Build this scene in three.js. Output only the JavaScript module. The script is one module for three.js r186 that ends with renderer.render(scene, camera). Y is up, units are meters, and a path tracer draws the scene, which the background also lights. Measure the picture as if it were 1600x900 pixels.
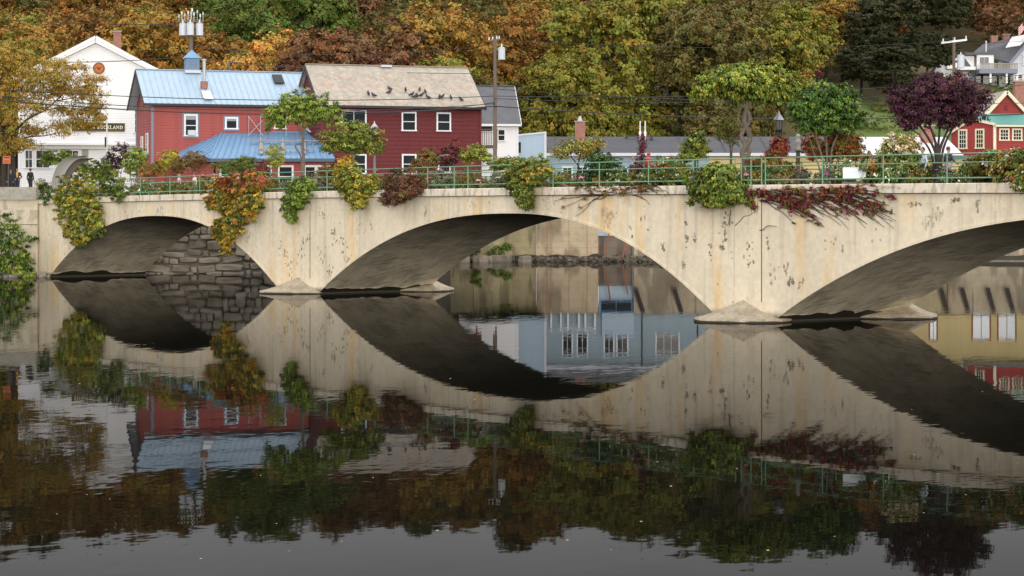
import * as THREE from 'three';
import { mergeGeometries } from 'three/addons/utils/BufferGeometryUtils.js';

// ---------------------------------------------------------------- camera, sky, sun, exposure
const F = 3300, HZ = 328, CX = 800, CAMH = 5;
const scene = new THREE.Scene();
const camera = new THREE.PerspectiveCamera(2 * Math.atan(450 / F) * 180 / Math.PI, 16 / 9, 1, 4000);
camera.position.set(0, CAMH, 0);
camera.lookAt(0, CAMH, -100);
camera.setViewOffset(1600, 900, 0, 450 - HZ, 1600, 900);   // shift lens: verticals stay vertical
scene.add(camera);
const renderer = new THREE.WebGLRenderer({ antialias: true });
renderer.toneMapping = THREE.LinearToneMapping;
renderer.toneMappingExposure = 1.17;
renderer.shadowMap.enabled = true;

function rng(seed) { let a = seed >>> 0; return () => { a = (a + 0x6d2b79f5) | 0; let t = Math.imul(a ^ (a >>> 15), 1 | a); t = (t + Math.imul(t ^ (t >>> 7), 61 | t)) ^ t; return ((t ^ (t >>> 14)) >>> 0) / 4294967296; }; }
function hash2(x, y, s) { let h = Math.imul(x | 0, 374761393) + Math.imul(y | 0, 668265263) + Math.imul(s | 0, 2147483647 ^ 0x5bd1e995); h = Math.imul(h ^ (h >>> 13), 1274126177); return ((h ^ (h >>> 16)) >>> 0) / 4294967296; }
function vnoise(x, y, s = 0) { const ix = Math.floor(x), iy = Math.floor(y); let fx = x - ix, fy = y - iy; fx = fx * fx * (3 - 2 * fx); fy = fy * fy * (3 - 2 * fy); const a = hash2(ix, iy, s), b = hash2(ix + 1, iy, s), c = hash2(ix, iy + 1, s), d = hash2(ix + 1, iy + 1, s); return a + (b - a) * fx + (c - a) * fy + (a - b - c + d) * fx * fy; }
function fbm(x, y, s = 0, o = 4) { let v = 0, a = .5, t = 0; for (let i = 0; i < o; i++) { v += a * vnoise(x, y, s + i * 17); t += a; x *= 2.03; y *= 2.03; a *= .5; } return v / t; }
const clamp = (x, a = 0, b = 1) => Math.min(b, Math.max(a, x)), mix = (a, b, t) => a + (b - a) * t, smooth = (a, b, x) => { const t = clamp((x - a) / (b - a)); return t * t * (3 - 2 * t); };

{ // overcast sky: an even bright cloud deck, a little brighter overhead, soft cloud structure all round
  const W = 512, H = 256, d = new Float32Array(W * H * 4);
  for (let j = 0; j < H; j++) for (let i = 0; i < W; i++) {
    const el = ((j + .5) / H - .5) * Math.PI, az = (i + .5) / W * Math.PI * 2, y = Math.sin(el), c = Math.cos(el);
    let L = .97 * (1 + .7 * Math.max(0, y));
    const k = 2.2 / (Math.abs(y) + .25);
    L *= .86 + .28 * fbm(Math.cos(az) * c * k + 20, Math.sin(az) * c * k + 20, 5, 4);
    if (y < 0) L *= .5;
    const o = (j * W + i) * 4; d[o] = L * 1.0; d[o + 1] = L * 1.0; d[o + 2] = L * 1.03; d[o + 3] = 1;
  }
  const t = new THREE.DataTexture(d, W, H, THREE.RGBAFormat, THREE.FloatType);
  t.mapping = THREE.EquirectangularReflectionMapping; t.magFilter = THREE.LinearFilter; t.wrapS = THREE.RepeatWrapping; t.needsUpdate = true;
  scene.background = t; scene.environment = t;
}
const sun = new THREE.DirectionalLight(new THREE.Color(1, .93, .82), 1.5);
sun.position.set(30, 22, 62); sun.target.position.set(0, 0, -130); sun.castShadow = true; sun.shadow.radius = 24;
sun.shadow.mapSize.set(2048, 2048);
Object.assign(sun.shadow.camera, { left: -140, right: 140, top: 140, bottom: -140, near: 1, far: 600 });
scene.add(sun, sun.target);

// ---------------------------------------------------------------- helpers
const V = (x, y, z) => new THREE.Vector3(x, y, z);
const at = (px, py, D) => V((px - CX) / F * D, CAMH + (HZ - py) / F * D, -D);
const XD = (px, D) => (px - CX) / F * D, YD = (py, D) => CAMH + (HZ - py) / F * D;
const counts = new Map();
function numbered(n) { const k = counts.get(n) ?? 0; counts.set(n, k + 1); return k ? n + '_' + String(k).padStart(3, '0') : n; }
function tag(o, label, category, group, kind) { if (label) o.userData.label = label; if (category) o.userData.category = category; if (group) o.userData.group = group; if (kind) o.userData.kind = kind; return o; }
function thing(name, label, category, pos = [0, 0, 0], turn = 0, group) { const g = new THREE.Group(); g.name = numbered(name); g.position.set(...(pos.isVector3 ? pos.toArray() : pos)); g.rotation.y = turn; scene.add(g); return tag(g, label, category, group); }
function part(name, geo, mat, parent, label) { const m = new THREE.Mesh(Array.isArray(geo) ? mergeGeometries(geo.map(flat)) : geo, mat); m.name = parent === scene ? numbered(name) : name; m.castShadow = m.receiveShadow = true; parent.add(m); if (label) m.userData.label = label; return m; }
function flat(g) { const o = g.index ? g.toNonIndexed() : g; for (const k of Object.keys(o.attributes)) if (!['position', 'normal', 'uv'].includes(k)) o.deleteAttribute(k); if (!o.attributes.uv) o.setAttribute('uv', new THREE.Float32BufferAttribute(new Float32Array(o.attributes.position.count * 2), 2)); if (!o.attributes.normal) o.computeVertexNormals(); return o; }
function struct(name, geo, mat) { const m = part(name, geo, mat, scene); m.userData.kind = 'structure'; return m; }
function copy(o, label) { const c = o.clone(); c.name = numbered(o.name.replace(/_\d{3}$/, '')); c.userData = { ...o.userData }; if (label) c.userData.label = label; scene.add(c); return c; }
function box(w, h, d, x = 0, y = 0, z = 0, ry = 0, rx = 0, rz = 0) {
  const g = new THREE.BoxGeometry(w, h, d), p = g.attributes.position, n = g.attributes.normal, uv = g.attributes.uv;
  for (let i = 0; i < p.count; i++) { const ax = Math.abs(n.getX(i)), ay = Math.abs(n.getY(i)); if (ay > .5) uv.setXY(i, p.getX(i) + x, p.getZ(i) + z); else if (ax > .5) uv.setXY(i, p.getZ(i) + z, p.getY(i) + y); else uv.setXY(i, p.getX(i) + x, p.getY(i) + y); }
  if (rx) g.rotateX(rx); if (rz) g.rotateZ(rz); if (ry) g.rotateY(ry);
  return g.translate(x, y, z);
}
function bar(a, b, r, seg = 6) { const d = b.clone().sub(a), l = d.length(); const g = new THREE.CylinderGeometry(r, r, l, seg, 1); g.applyQuaternion(new THREE.Quaternion().setFromUnitVectors(V(0, 1, 0), d.normalize())); return g.translate((a.x + b.x) / 2, (a.y + b.y) / 2, (a.z + b.z) / 2); }
function beam(a, b, w, h) { const d = b.clone().sub(a), l = d.length(); const g = new THREE.BoxGeometry(l, h, w); const m = new THREE.Matrix4(), x = d.normalize(), z = x.clone().cross(V(0, 1, 0)).normalize(), y = z.clone().cross(x); m.makeBasis(x, y, z); g.applyMatrix4(m); return g.translate((a.x + b.x) / 2, (a.y + b.y) / 2, (a.z + b.z) / 2); }
function quad(a, b, c, d) { // a b c d counter-clockwise; uv in metres from a
  const g = new THREE.BufferGeometry(), u = b.clone().sub(a).normalize(), n = u.clone().cross(d.clone().sub(a)).normalize(), w = n.clone().cross(u);
  g.setAttribute('position', new THREE.Float32BufferAttribute([a, b, c, a, c, d].flatMap((p) => p.toArray()), 3));
  g.setAttribute('uv', new THREE.Float32BufferAttribute([a, b, c, a, c, d].flatMap((p) => [p.clone().sub(a).dot(u), p.clone().sub(a).dot(w)]), 2));
  g.computeVertexNormals(); return g;
}
function slab(pts, t) { // planar polygon (ccw from outside) given thickness t inwards
  const n = pts[1].clone().sub(pts[0]).cross(pts[pts.length - 1].clone().sub(pts[0])).normalize().multiplyScalar(-t), lo = pts.map((p) => p.clone().add(n)), out = [];
  const fan = (q) => { for (let i = 1; i < q.length - 1; i++) out.push(tri(q[0], q[i], q[i + 1], pts[0], pts[1])); };
  fan(pts); fan([...lo].reverse());
  for (let i = 0; i < pts.length; i++) { const j = (i + 1) % pts.length; out.push(quad(lo[i], lo[j], pts[j], pts[i])); }
  return mergeGeometries(out.map(flat));
}
function tri(a, b, c, o, ox) { const g = new THREE.BufferGeometry(), u = ox.clone().sub(o).normalize(), n = b.clone().sub(a).cross(c.clone().sub(a)).normalize(), w = n.clone().cross(u); g.setAttribute('position', new THREE.Float32BufferAttribute([a, b, c].flatMap((p) => p.toArray()), 3)); g.setAttribute('uv', new THREE.Float32BufferAttribute([a, b, c].flatMap((p) => [p.clone().sub(o).dot(u), p.clone().sub(o).dot(w)]), 2)); g.computeVertexNormals(); return g; }
function tube(pts, r0, r1, seg = 6, wob = 0, seed = 1) { // tapered tube through points
  const R = rng(seed), c = new THREE.CatmullRomCurve3(pts), n = Math.max(4, pts.length * 3), pos = [], idx = [], uv = []; let nx = V(1, 0, 0);
  const len = c.getLength();
  for (let i = 0; i <= n; i++) {
    const t = i / n, p = c.getPoint(t), d = c.getTangent(t); nx.sub(d.clone().multiplyScalar(nx.dot(d))).normalize(); const ny = d.clone().cross(nx), r = mix(r0, r1, t) * (1 + wob * (R() - .5));
    for (let k = 0; k <= seg; k++) { const a = k / seg * Math.PI * 2, q = p.clone().addScaledVector(nx, Math.cos(a) * r).addScaledVector(ny, Math.sin(a) * r); pos.push(q.x, q.y, q.z); uv.push(k / seg * r0 * 6, t * len); }
  }
  for (let i = 0; i < n; i++) for (let k = 0; k < seg; k++) { const a = i * (seg + 1) + k, b = a + seg + 1; idx.push(a, a + 1, b, b, a + 1, b + 1); }
  const g = new THREE.BufferGeometry(); g.setAttribute('position', new THREE.Float32BufferAttribute(pos, 3)); g.setAttribute('uv', new THREE.Float32BufferAttribute(uv, 2)); g.setIndex(idx); g.computeVertexNormals(); return g;
}
function pixTex(W, H, fn, opts = {}) { // fn(x,y) -> linear rgb or a number
  const d = new Uint8Array(W * H * 4), enc = (c) => { c = clamp(c); return Math.round(255 * (c <= .0031308 ? 12.92 * c : 1.055 * Math.pow(c, 1 / 2.4) - .055)); };
  for (let j = 0; j < H; j++) for (let i = 0; i < W; i++) { const v = fn(i, j), o = (j * W + i) * 4; if (opts.data) { d[o] = d[o + 1] = d[o + 2] = Math.round(255 * clamp(v)); } else { d[o] = enc(v[0]); d[o + 1] = enc(v[1]); d[o + 2] = enc(v[2]); } d[o + 3] = 255; }
  const t = new THREE.DataTexture(d, W, H); t.magFilter = THREE.LinearFilter; t.wrapS = t.wrapT = opts.wrap ?? THREE.RepeatWrapping; if (!opts.data) t.colorSpace = THREE.SRGBColorSpace; if (opts.rep) t.repeat.set(...opts.rep); if (opts.off) t.offset.set(...opts.off); t.needsUpdate = true; return t;
}
const col = (r, g, b) => new THREE.Color().setRGB(r, g, b);
const M = (r, g, b, rough = .8, more = {}) => new THREE.MeshStandardMaterial({ color: col(r, g, b), roughness: rough, side: THREE.DoubleSide, ...more });
// tileable-enough mottling: a 256 px tile over `m` metres, base colour modulated by noise of grain and blotch
function mottled(base, amp, m, seed, rough = .85, extra = null, more = {}) {
  const N = 256, wrapn = (x, y, f, s) => { // periodic value noise
    const g = (ix, iy) => hash2(((ix % f) + f) % f, ((iy % f) + f) % f, s); const X = x / N * f, Y = y / N * f, ix = Math.floor(X), iy = Math.floor(Y); let fx = X - ix, fy = Y - iy; fx = fx * fx * (3 - 2 * fx); fy = fy * fy * (3 - 2 * fy);
    return mix(mix(g(ix, iy), g(ix + 1, iy), fx), mix(g(ix, iy + 1), g(ix + 1, iy + 1), fx), fy); };
  const t = pixTex(N, N, (x, y) => { const n = .35 * wrapn(x, y, 6, seed) + .3 * wrapn(x, y, 17, seed + 1) + .2 * wrapn(x, y, 50, seed + 2) + .15 * wrapn(x, y, 120, seed + 3); let c = base.map((b) => b * (1 + amp * (n - .5) * 2)); if (extra) c = extra(c, x / N, y / N, n); return c; }, { rep: [1 / m, 1 / m] });
  return new THREE.MeshStandardMaterial({ map: t, roughness: rough, side: THREE.DoubleSide, ...more });
}
// ---------------------------------------------------------------- materials
const leafMat = new THREE.MeshPhysicalMaterial({ vertexColors: true, roughness: .75, side: THREE.DoubleSide, specularIntensity: .5 });
const leafTint = (r, g, b) => new THREE.MeshPhysicalMaterial({ color: col(r, g, b), vertexColors: true, roughness: .8, side: THREE.DoubleSide, specularIntensity: .4 });
const bark = mottled([.10, .075, .055], .5, 1, 3), barkGrey = mottled([.145, .12, .09], .5, 1, 4), barkDark = mottled([.045, .033, .028], .5, 1, 5);
const poleWood = mottled([.15, .115, .085], .45, 1.5, 6), planks = mottled([.32, .29, .25], .3, 1, 7);
const white = mottled([.78, .78, .78], .07, 4, 8, .6), cream = mottled([.72, .66, .48], .08, 2, 9, .6), trimGrey = mottled([.19, .21, .28], .15, 1, 10, .6);
const redSide = mottled([.36, .078, .066], .24, 3, 11, .75), darkRed = mottled([.135, .022, .024], .25, 2.5, 12, .85), redCot = mottled([.30, .035, .03], .2, 3, 13, .75);
const metalBlue = mottled([.34, .45, .55], .14, 3, 14, .42), metalBlueDeep = mottled([.15, .30, .47], .14, 3, 15, .42), metalGreen = mottled([.06, .24, .2], .12, 2, 16, .5);
const slate = mottled([.36, .325, .265], .24, 4, 17, .85, (c, u, v, n) => { const row = Math.floor(v * 22), h = hash2(Math.floor(u * 16 + (row & 1) * .5), row, 9), k = .86 + .28 * h, p = hash2(row, 3, 4) > .7 ? .12 : 0; const r = fbm(u * 3, v * 3, 88, 3) > .56 ? 1 : 0; return [c[0] * k * (1 + p * .5 + r * .06), c[1] * k * (1 - p * .5 - r * .06), c[2] * k * (1 - p * .7 - r * .08)]; });
const greyRoof = mottled([.115, .115, .125], .25, 3, 18, .9), darkRoof = mottled([.07, .07, .078], .25, 4, 19, .85), whiteRoof = mottled([.66, .66, .68], .1, 5, 20, .5);
const paleBlue = mottled([.37, .47, .56], .1, 3, 21, .7), skyBlue = mottled([.29, .375, .43], .12, 3, 22, .7), yellowWall = mottled([.55, .44, .21], .12, 3, 23, .8), greyWhite = mottled([.60, .62, .66], .08, 3, 24, .7);
const glass = new THREE.MeshPhysicalMaterial({ color: col(.022, .026, .03), roughness: .06, specularIntensity: .15, side: THREE.DoubleSide }), blind = M(.3, .31, .31, .8);
const brick = mottled([.30, .11, .075], .3, 1.2, 25, .9, (c, u, v) => { const r = Math.floor(v * 16), f = v * 16 - r, x = u * 6 + (r & 1) * .5, fx = x - Math.floor(x); if (f < .14 || fx < .06) return [.34, .29, .25]; const h = .75 + .5 * hash2(Math.floor(x), r, 2); return c.map((q) => q * h); });
const black = M(.02, .02, .022, .6), iron = M(.03, .045, .04, .5), galv = M(.42, .44, .45, .45, { metalness: .4 }), cans = M(.55, .58, .62, .5), railGreen = mottled([.15, .31, .18], .25, 1, 26, .55), soil = mottled([.05, .04, .03], .5, 2, 27, 1), lampPost = M(.17, .2, .2, .5), lampGlass = new THREE.MeshPhysicalMaterial({ color: col(.28, .23, .2), roughness: .25, side: THREE.DoubleSide }), wire = M(.03, .03, .03, .7);
const wetStone = [[.23, .2, .155], [.26, .225, .175], [.205, .175, .135], [.285, .245, .19]].map((c, i) => mottled(c, .5, 1.5, 30 + i, .9));
const stoneDark = mottled([.22, .19, .15], .4, 2, 36, .95);

// ---------------------------------------------------------------- bridge frame (s along the bridge, v to the back)
const BX = -12.44, BD = 127.1, dS = [.5863, -.8101], TH = Math.atan2(-.8101, .5863), BW = 7.7;
const sOf = (px, v = 0) => { const k = (px - CX) / F; return (k * (BD + .5863 * v) - BX - .8101 * v) / (.5863 + .8101 * k); };
const dOf = (s, v = 0) => BD - .8101 * s + .5863 * v;
const bw = (s, v, y) => V(BX + .5863 * s + .8101 * v, y, -dOf(s, v));
const topOf = (s) => 6.15 - .00008 * (s - 22) * (s - 22), ledge = (s) => topOf(s) - .39;
const AR = [[-37.5, -3.15, -19.6, 4.6], [1.65, 37.25, 21.2, 4.82], [41.1, 77.2, 60.2, 4.82], [80.9, 116.8, 99.6, 4.7]];
const archY = ([a, b, c, h], s) => { const u = s < c ? (c - s) / (c - a) : (s - c) / (b - c); return h - (h - .1) * Math.pow(u, 2.3); };

// ---------------------------------------------------------------- terrain and water
function bankD(X) { const P = [[-400, 159.5], [-34.2, 159.5], [-33.6, 166], [-18, 166.5], [-6.5, 206.5], [400, 207]]; for (let i = 1; i < P.length; i++) if (X <= P[i][0]) { const [x0, d0] = P[i - 1], [x1, d1] = P[i]; return mix(d0, d1, clamp((X - x0) / (x1 - x0))); } return 207; }
function groundH(X, D) {
  const r = X / D, start = mix(238, 219, smooth(-.05, .1, r)), slope = mix(.205, .165, smooth(.2, .27, r));
  let d = Math.max(0, D - start), h = slope * (d < 30 ? d * d / 60 : d - 15);
  if (D > 470) h = slope * (470 - start - 15) + (D - 470) * .02;
  const base = mix(6.3, 5.3, smooth(-36, -33.5, X));
  return base + h + (h > 1 ? (fbm(X * .03 + 50, D * .03, 3, 3) - .5) * 5 * smooth(1, 14, h) : 0);
}
{
  const xs = []; for (let x = -260; x <= 260; x += 6.5) xs.push(x); xs.push(-34.25, -34.1, -33.7, -33.55); xs.sort((a, b) => a - b);
  const rows = 70, pos = [], idx = [], uv = [], c = [];
  for (let j = 0; j <= rows; j++) for (const x of xs) {
    const b = bankD(x) + .2, D = b + (900 - b) * Math.pow(j / rows, 1.7), X = x * (1 + Math.max(0, D - 300) / 600), y = groundH(X, D);
    pos.push(X, y, -D); uv.push(X, D);
    const lawn = smooth(.135, .15, X / D) * (1 - smooth(.21, .23, X / D)) * smooth(225, 232, D) * (1 - smooth(300, 318, D)), n = fbm(X * .12, D * .12, 7, 4);
    const litter = [.075 + .08 * n, .06 + .06 * n, .025 + .015 * n], green = [.055 + .07 * n, .11 + .06 * n, .022], k = clamp(lawn * 1.2);
    c.push(...litter.map((q, i) => mix(q, green[i], k)));
  }
  const w = xs.length; for (let j = 0; j < rows; j++) for (let i = 0; i < w - 1; i++) { const a = j * w + i; idx.push(a, a + 1, a + w, a + 1, a + w + 1, a + w); }
  const g = new THREE.BufferGeometry(); g.setAttribute('position', new THREE.Float32BufferAttribute(pos, 3)); g.setAttribute('uv', new THREE.Float32BufferAttribute(uv, 2)); g.setAttribute('color', new THREE.Float32BufferAttribute(c, 3)); g.setIndex(idx); g.computeVertexNormals();
  struct('hillside', g, new THREE.MeshStandardMaterial({ vertexColors: true, roughness: 1, side: THREE.DoubleSide }));
}
{ // river: still dark water, millimetre ripples (float normals), wind-ruffled patches
  const N = 1024, tile = 26, R = rng(77), d = new Float32Array(N * N * 4), hx = new Float32Array(N * N), hy = new Float32Array(N * N);
  const waves = []; for (let i = 0; i < 70; i++) { const L = .22 * Math.pow(14, R()), ang = R() * Math.PI * 2, kx = Math.round(tile / L * Math.cos(ang)), ky = Math.round(tile / L * Math.sin(ang)); if (!kx && !ky) continue; waves.push([kx, ky, R() * 6.283, .00020 * Math.pow(L, -.25)]); }
  const S = new Float32Array(N), C = new Float32Array(N); for (let i = 0; i < N; i++) { S[i] = Math.sin(i / N * 2 * Math.PI); C[i] = Math.cos(i / N * 2 * Math.PI); }
  for (const [kx, ky, ph, a] of waves) { const l = Math.hypot(kx, ky), p0 = Math.round(ph / 6.283 * N); for (let j = 0; j < N; j++) for (let i = 0; i < N; i++) { const p = (((kx * i + ky * j + p0) % N) + N) % N, c = C[p] * a; hx[j * N + i] += c * kx / l; hy[j * N + i] += c * ky / l; } }
  for (let j = 0; j < N; j++) for (let i = 0; i < N; i++) { const o = j * N + i, u = i / N * 4, v = j / N * 4, k = .55 + .9 * smooth(.35, .7, .5 + .25 * (Math.sin(2 * Math.PI * u / 4 + 1) + Math.sin(2 * Math.PI * (v * 2 / 4) + 2 * Math.sin(2 * Math.PI * u / 4)))); const nx = -hx[o] * k, ny = -hy[o] * k; d[o * 4] = nx * .5 + .5; d[o * 4 + 1] = ny * .5 + .5; d[o * 4 + 2] = Math.sqrt(1 - nx * nx - ny * ny) * .5 + .5; d[o * 4 + 3] = 1; }
  const t = new THREE.DataTexture(d, N, N, THREE.RGBAFormat, THREE.FloatType); t.magFilter = THREE.LinearFilter; t.wrapS = t.wrapT = THREE.RepeatWrapping; t.repeat.set(1 / tile, 1 / tile); t.rotation = .3; t.needsUpdate = true;
  const g = new THREE.PlaneGeometry(700, 330, 1, 1); g.rotateX(-Math.PI / 2); g.translate(0, 0, -135); const p = g.attributes.position, uv = g.attributes.uv; for (let i = 0; i < 4; i++) uv.setXY(i, p.getX(i), -p.getZ(i));
  struct('river_water', g, new THREE.MeshPhysicalMaterial({ color: col(.0035, .0035, .0025), roughness: .015, ior: 1.034, normalMap: t, normalScale: new THREE.Vector2(1, 1) }));
}

// ---------------------------------------------------------------- bridge
const FS0 = -44, FSL = 104, FH = 6.4;
const spots = []; // spalls and dark flecks: [s, y, w, h, kind]
{
  const cl = (px, py, wpx, hpx, n, kind = 0) => spots.push([px, py, wpx, hpx, n, kind]);
  cl(900, 322, 8, 6, 1); cl(952, 342, 14, 16, 26, 1); cl(945, 330, 8, 14, 10, 1); cl(1072, 372, 4, 26, 12); cl(1085, 372, 5, 12, 9); cl(1036, 385, 5, 10, 7); cl(1110, 395, 5, 20, 8); cl(1133, 360, 5, 34, 26); cl(1128, 390, 4, 12, 8); cl(1068, 412, 3, 12, 8); cl(1140, 340, 4, 14, 10);
  cl(1172, 400, 10, 30, 12); cl(1198, 380, 4, 18, 5); cl(1236, 440, 10, 12, 14); cl(1228, 420, 5, 10, 7); cl(1250, 443, 9, 8, 8); cl(1430, 320, 14, 3, 9); cl(1490, 314, 12, 5, 12); cl(1528, 322, 4, 10, 8); cl(1450, 345, 12, 14, 12, 1); cl(1465, 338, 12, 14, 12, 1);
  cl(1392, 331, 3, 3, 2); cl(520, 365, 6, 20, 12); cl(532, 378, 10, 8, 12); cl(503, 400, 8, 18, 12); cl(470, 395, 8, 22, 10); cl(480, 372, 10, 8, 9); cl(445, 400, 8, 24, 12); cl(455, 420, 6, 20, 8); cl(438, 385, 8, 16, 6); cl(515, 425, 6, 14, 10); cl(560, 355, 4, 14, 5, 1); cl(580, 355, 4, 14, 6, 1); cl(500, 335, 8, 10, 8); cl(250, 331, 9, 8, 22, 1); cl(200, 335, 5, 6, 4); cl(665, 330, 5, 12, 7, 1); cl(740, 320, 30, 10, 8, 2); cl(860, 318, 20, 16, 12, 2); cl(390, 372, 5, 12, 6, 1);
  cl(100, 375, 5, 40, 8, 1); cl(75, 360, 4, 40, 6, 1); cl(540, 400, 10, 20, 10); cl(1000, 350, 20, 30, 8); cl(1210, 430, 20, 30, 8); cl(1300, 380, 20, 20, 6);
}
const faceTex = (() => {
  const W = 2048, H = 320, m = new Float32Array(W * H), g = new Float32Array(W * H), R = rng(5);
  const put = (s, y, rs, ry, a, arr) => { const x0 = (s - FS0) / FSL * W, y0 = y / FH * H, rx = rs / FSL * W, rr = ry / FH * H; for (let j = Math.floor(y0 - rr - 2); j <= y0 + rr + 2; j++) for (let i = Math.floor(x0 - rx - 2); i <= x0 + rx + 2; i++) { if (i < 0 || j < 0 || i >= W || j >= H) continue; const e = Math.hypot((i - x0) / (rx + .35), (j - y0) / (rr + .35)) + .6 * (hash2(i, j, 8) - .5); if (e < 1) arr[j * W + i] = Math.max(arr[j * W + i], a * clamp((1 - e) * 3)); } };
  for (const [px, py, wp, hp, n, kind] of spots) for (let k = 0; k < n; k++) { const x = px + (R() + R() - 1) * wp, y = py + (R() + R() - 1) * hp, s = sOf(x), D = dOf(s); put(s, YD(y, D), .02 + R() * R() * .075, kind === 1 ? .04 + R() * .16 : .03 + R() * R() * .16, kind ? .28 + .3 * R() : .55 + .45 * R(), m); }
  for (let k = 0; k < 130; k++) put(FS0 + R() * FSL, .3 + R() * 5, .03 + R() * .06, .03 + R() * .07,   .2 + .35 * R(), m);
  for (let k = 0; k < 150; k++) { const s = FS0 + R() * FSL, top = ledge(s) - R() * .2, L = .4 + R() * R() * 4; const rust = R(); for (let q = 0; q < 24; q++) put(s + (R() - .5) * .08, top - L * q / 24, .03 + .05 * R(), L / 30, (.08 + .2 * R()) * (1 - .6 * q / 24), rust < .6 ? g : m); }
  return pixTex(W, H, (i, j) => {
    const s = FS0 + (i + .5) / W * FSL, y = (j + .5) / H * FH;
    const big = fbm(s * .16, y * .35, 1, 3), med = fbm(s * .9, y * .5, 2, 4), fine = fbm(s * 5, y * 5, 3, 3), streak = fbm(s * 2.6, y * .22, 4, 4), ru = smooth(.56, .8, fbm(s * 1.1, y * .12, 6, 4));
    let c = [.83, .72, .53].map((b, q) => b * (.80 + .2 * big + .16 * (med - .5) + .2 * (fine - .5)));
    const st = smooth(.54, .8, streak) * .16; c = [c[0] * (1 - st), c[1] * (1 - st * 1.02), c[2] * (1 - st * 1.05)];
    c = [c[0] * (1 + .02 * ru), c[1] * (1 - .13 * ru), c[2] * (1 - .34 * ru)];
    const gr = g[j * W + i]; c = [mix(c[0], .42, gr * .8), mix(c[1], .25, gr * .8), mix(c[2], .1, gr * .8)];
    const board = Math.abs(((y * 3.6) % 1 + 1) % 1 - .5); if (board > .47) c = c.map((q) => q * (.93 + .07 * fbm(s * .7, y, 12, 2)));
    const wet = smooth(.2 + .35 * fbm(s * .8, 3, 13, 3), .0, y - .12); c = [mix(c[0], .10, wet), mix(c[1], .085, wet), mix(c[2], .05, wet)];
    const k = m[j * W + i]; return [mix(c[0], .10, k), mix(c[1], .07, k), mix(c[2], .04, k)];
  }, { wrap: THREE.MirroredRepeatWrapping });
})();
const jointDark = mottled([.11, .095, .075], .5, 1, 96, .9);  // dark tone for the strips drawn along pier and wing wall joints
const wetAndShadeMat = mottled([.035, .03, .018], .5, 1.5, 95, .7);  // wet tide mark; also undercut shade painted along arch feet and cutwaters
const concrete = new THREE.MeshStandardMaterial({ map: faceTex, roughness: .9, side: THREE.DoubleSide });
const fuv = (s, y) => [(s - FS0) / FSL, y / FH];
const copeTex = pixTex(2048, 64, (i, j) => { const s = FS0 + (i + .5) / 2048 * FSL, y = j / 64; const n = fbm(s * 1.3, y * 2, 41, 4), st = smooth(.5, .75, fbm(s * 4.5, y * .6, 42, 4)), st2 = smooth(.56, .8, fbm(s * 2.2, y * .3, 43, 4)); const mid = 1 - smooth(34, 60, Math.abs(s - 12)); let c = [.78, .69, .54].map((b) => b * (.78 + .34 * n)); const k = .55 * st * (.4 + .6 * mid); c = [mix(c[0], .17, k), mix(c[1], .14, k), mix(c[2], .10, k)]; c = [mix(c[0], .5, st2 * .5), mix(c[1], .3, st2 * .5), mix(c[2], .13, st2 * .5)];
  const q = sOf(1390); if (Math.abs(s - q) < .75 && y > .35 && y < .7 && hash2(Math.floor(s * 16), Math.floor(y * 14), 4) > .5) c = c.map((x) => x * .55); const q2 = sOf(1310); if (Math.abs(s - q2) < 1.2) { const z = .5 * (1 - Math.abs(s - q2) / 1.2) * (.5 + fbm(s * 3, y * 2, 44, 3)); c = [mix(c[0], .45, z), mix(c[1], .2, z), mix(c[2], .08, z)]; } return c; }, { wrap: THREE.MirroredRepeatWrapping });
const copeMat = new THREE.MeshStandardMaterial({ map: copeTex, roughness: .9, side: THREE.DoubleSide });
const soffitMat = mottled([.70, .61, .45], .3, 7, 50, .95, (c, u, v, n) => { const b = Math.abs((v * 24) % 1 - .5) > .45 ? .86 : 1, k = smooth(.5, .62, fbm(u * 8 + v * 6, v * 34 - u * 18, 51, 5)) * smooth(.35, .6, fbm(u * 4, v * 4, 54, 3)), w = smooth(.5, .72, fbm(u * 20, v * 9, 53, 4)); return [mix(c[0] * b, .12, k * .34) * (1 - .2 * w), mix(c[1] * b, .10, k * .34) * (1 - .2 * w), mix(c[2] * b, .065, k * .34) * (1 - .22 * w)]; });
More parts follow.
